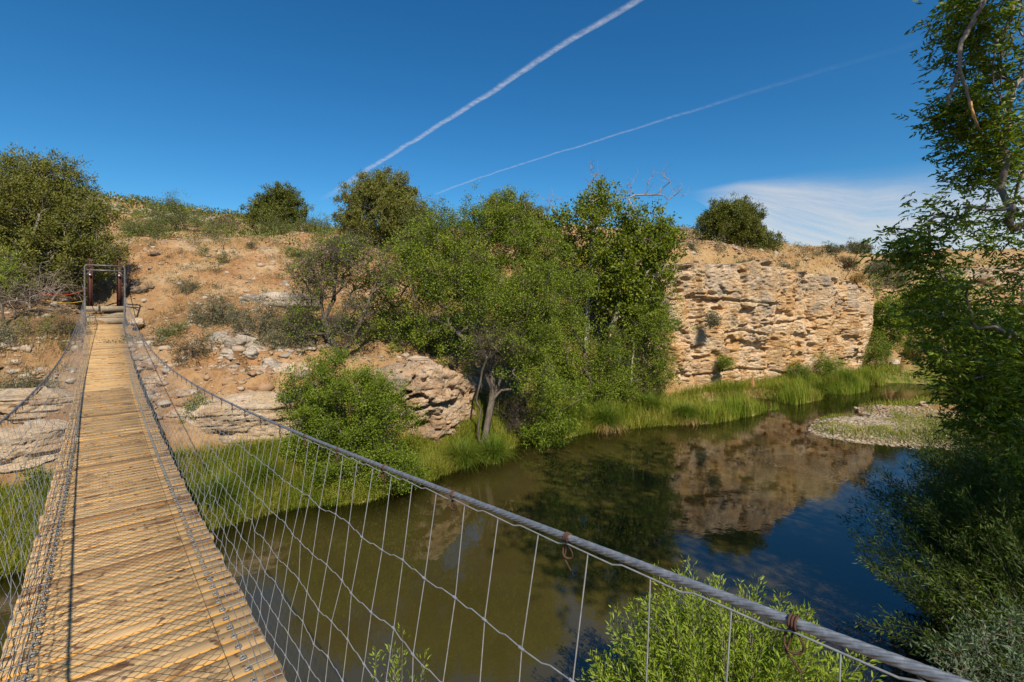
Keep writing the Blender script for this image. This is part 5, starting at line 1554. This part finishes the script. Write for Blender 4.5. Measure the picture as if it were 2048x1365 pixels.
for sg, lab, ht in ((-1, "left red oxide steel anchor post behind the portal, in shade", 2.1), (1, "right red oxide steel anchor post behind the portal, sunlit", 2.3)):
    t = empty("anchor_post", PB(25.5, sg * .45, .2), lab, "post", "red steel anchor posts")
    mb = MB()
    c0 = PB(25.5, sg * .45, 0)
    zc = UZ * (ht / 2 + .0)
    mb.box(c0 + UZ * .3 + zc, NX * .075, AX * .006, zc * 1.0); mb.box(c0 + UZ * .3 + zc - NX * .078, NX * .005, AX * .08, zc); mb.box(c0 + UZ * .3 + zc + NX * .078, NX * .005, AX * .08, zc)
    beam_ = mb.build("beam", M['red_steel'], t)
    mb = MB(); mb.box(c0 + UZ * .31, NX * .14, AX * .14, UZ * .014); mb.build("base_plate", M['red_steel'], beam_)
    mb = MB(); mb.add(*polytube([c0 + UZ * 1.75 - AX * .11, c0 + UZ * 1.75 + AX * .11], .05, 10)); mb.build("cable_saddle", M['steel'], beam_, True)
def tape(label, pts, mat):
    w_ = np.array([P(*q) for q in pts]); t = np.linspace(0, 1, len(w_)); tt = np.linspace(0, 1, 24)
    w2 = np.stack([np.interp(tt, t, w_[:, i]) for i in range(3)], 1)
    w2[:, 2] -= .12 * np.sin(tt * math.pi)
    V, F = polytube(w2, .007, 6)
    tag(mesh_np("flagging_tape", V, F, M[mat], None, True), label, "tape", "tapes strung left of the portal")
tape("red tape strung left from the portal's left post", [(170, 581, 18.4), (130, 584, 18.2), (80, 588, 17.8)], 'tape_red')
tape("yellow tape strung under the red one left of the portal", [(168, 602, 18.4), (130, 600, 18.1), (80, 598, 17.8)], 'tape_yellow')
for sg, lab in ((-1, "left steel backstay cable running from the portal to the bank"), (1, "right steel backstay cable running from the portal to the bank")):
    e = PB(29.5, sg * .9, 0); e[2] = zt1(e[0], e[1]) - .05
    V, F = polytube(np.linspace(PB(24.25, sg * .585, 1.2), e, 12), .012, 8)
    tag(mesh_np("backstay_cable", V, F, M['cable'], None, True), lab, "cable", "backstay cables behind the portal")

# ------------------------------------------------------------------ contrails and cirrus, far outside everything
ALT = 2600.0
def skyP(px, py):
    D = (ALT - HC) * FPX / (HZ - py)
    return np.array([(px - 1024) / FPX * D, D, ALT])
def ribbon(name, label, pts, w0, thick, mat, fade, n=160, wob=0.0):
    w_ = np.array([skyP(a, b) for a, b in pts])
    t = np.array([q[0] for q in fade]); fv = np.array([q[1] for q in fade])
    s = np.concatenate([[0], np.cumsum(np.linalg.norm(np.diff(w_, axis=0), axis=1))])
    u = np.linspace(0, s[-1], n)
    c = np.stack([np.interp(u, s, w_[:, i]) for i in range(3)], 1)
    tt = unit(np.gradient(c, axis=0)); sd = np.stack([-tt[:, 1], tt[:, 0], tt[:, 2] * 0], 1)
    c = c + sd * (wob * (fbm(np.stack([u / 400, u * 0, u * 0], 1), 3, 77) - .5))[:, None]
    m_ = 12
    V, fa, al = [], [], []
    wd = np.interp(u / s[-1], np.linspace(0, 1, len(w0)), w0)
    for k in range(m_ + 1):
        q = -1 + 2 * k / m_
        V.append(c + sd * (q * wd)[:, None] + np.array([0, 0, -thick * math.sqrt(max(0, 1 - q * q)) * .5]))
        fa.append(np.interp(u / s[-1], t, fv) * math.sqrt(max(0, 1 - q * q)) ** 2.6)
        al.append(np.stack([u / 1000, q * wd / 1000 , u * 0], 1))
    V = np.stack(V, 1).reshape(-1, 3); fa = np.stack(fa, 1).ravel(); al = np.stack(al, 1).reshape(-1, 3)
    i = np.arange(n - 1)[:, None] * (m_ + 1) + np.arange(m_)[None]
    F = np.stack([i, i + 1, i + m_ + 2, i + m_ + 1], -1).reshape(-1, 4)
    o = mesh_np(name, V, F, mat, None, True, attrs={"fade": fa, "along": al})
    return tag(o, label, "contrail" if name == "contrail" else "cloud")
mc = cloud_mat("contrail_vapour", (1, 1, 1), 9, .28, .90, .85)
ribbon("contrail", "bright upper contrail slanting down across the middle of the sky", [(1390, -70), (1275, 0), (1100, 105), (950, 205), (860, 262), (740, 335), (690, 370), (640, 402)], [50, 56, 60, 60, 66, 90, 120, 130], 20, mc, [(0, .9), (.3, 1.0), (.62, .9), (.72, .75), (.86, .45), (1, 0)], wob=60)
mc2 = cloud_mat("thin_contrail_vapour", (1, 1, 1), 9, .30, .90, .55)
ribbon("contrail", "thin lower contrail fading out towards the right of the sky", [(1990, 40), (1820, 90), (1650, 140), (1500, 185), (1350, 232), (1200, 280), (1050, 325), (960, 355), (870, 388)], [110, 90, 66, 48, 42, 40, 42, 50, 70], 16, mc2, [(0, 0), (.12, .08), (.24, .22), (.36, .7), (.5, 1), (.9, 1), (1, .5)], wob=70)
def cirrus():
    ps = [((1365, 384), (1375, 392)), ((1480, 358), (1460, 440)), ((1620, 342), (1540, 500)), ((1750, 330), (1700, 540)), ((1880, 315), (1880, 540)), ((2000, 300), (2080, 540)), ((2200, 285), (2300, 540))]
    n, m_ = 60, 40
    A_ = np.array([skyP(*a) for a, b in ps]); Bq = np.array([skyP(a[0], min(a[1], 545)) for a in (b for _, b in ps)])
    t = np.linspace(0, 1, len(ps)); tt = np.linspace(0, 1, n)
    a = np.stack([np.interp(tt, t, A_[:, i]) for i in range(3)], 1); b = np.stack([np.interp(tt, t, Bq[:, i]) for i in range(3)], 1)
    v = np.linspace(0, 1, m_)
    V = a[:, None] * (1 - v)[None, :, None] + b[:, None] * v[None, :, None]
    V[..., 2] -= 60 * np.sin(v * math.pi)[None]
    # image-like coordinates of the sheet itself: across and along its streaks
    uu, vv = np.meshgrid(tt, v, indexing='ij')
    edge = smooth(0, .14, vv) * smooth(0, .25, uu) * (1 - .25 * smooth(.7, 1, vv))
    al = np.stack([uu.ravel() * 6, vv.ravel() * 6, uu.ravel() * 0], 1)
    i = np.arange(n - 1)[:, None] * m_ + np.arange(m_ - 1)[None]
    F = np.stack([i, i + 1, i + m_ + 1, i + m_], -1).reshape(-1, 4)
    m3 = cloud_mat("cirrus_vapour", (.35, 1.6, 1), 1.0, .08, .60, .88, (.74, .78, .82))
    o = mesh_np("cloud", V.reshape(-1, 3), F, m3, None, True, attrs={"fade": edge.ravel(), "along": al})
    tag(o, "hazy white sheet of cirrus low in the sky at the right", "cloud")
cirrus()
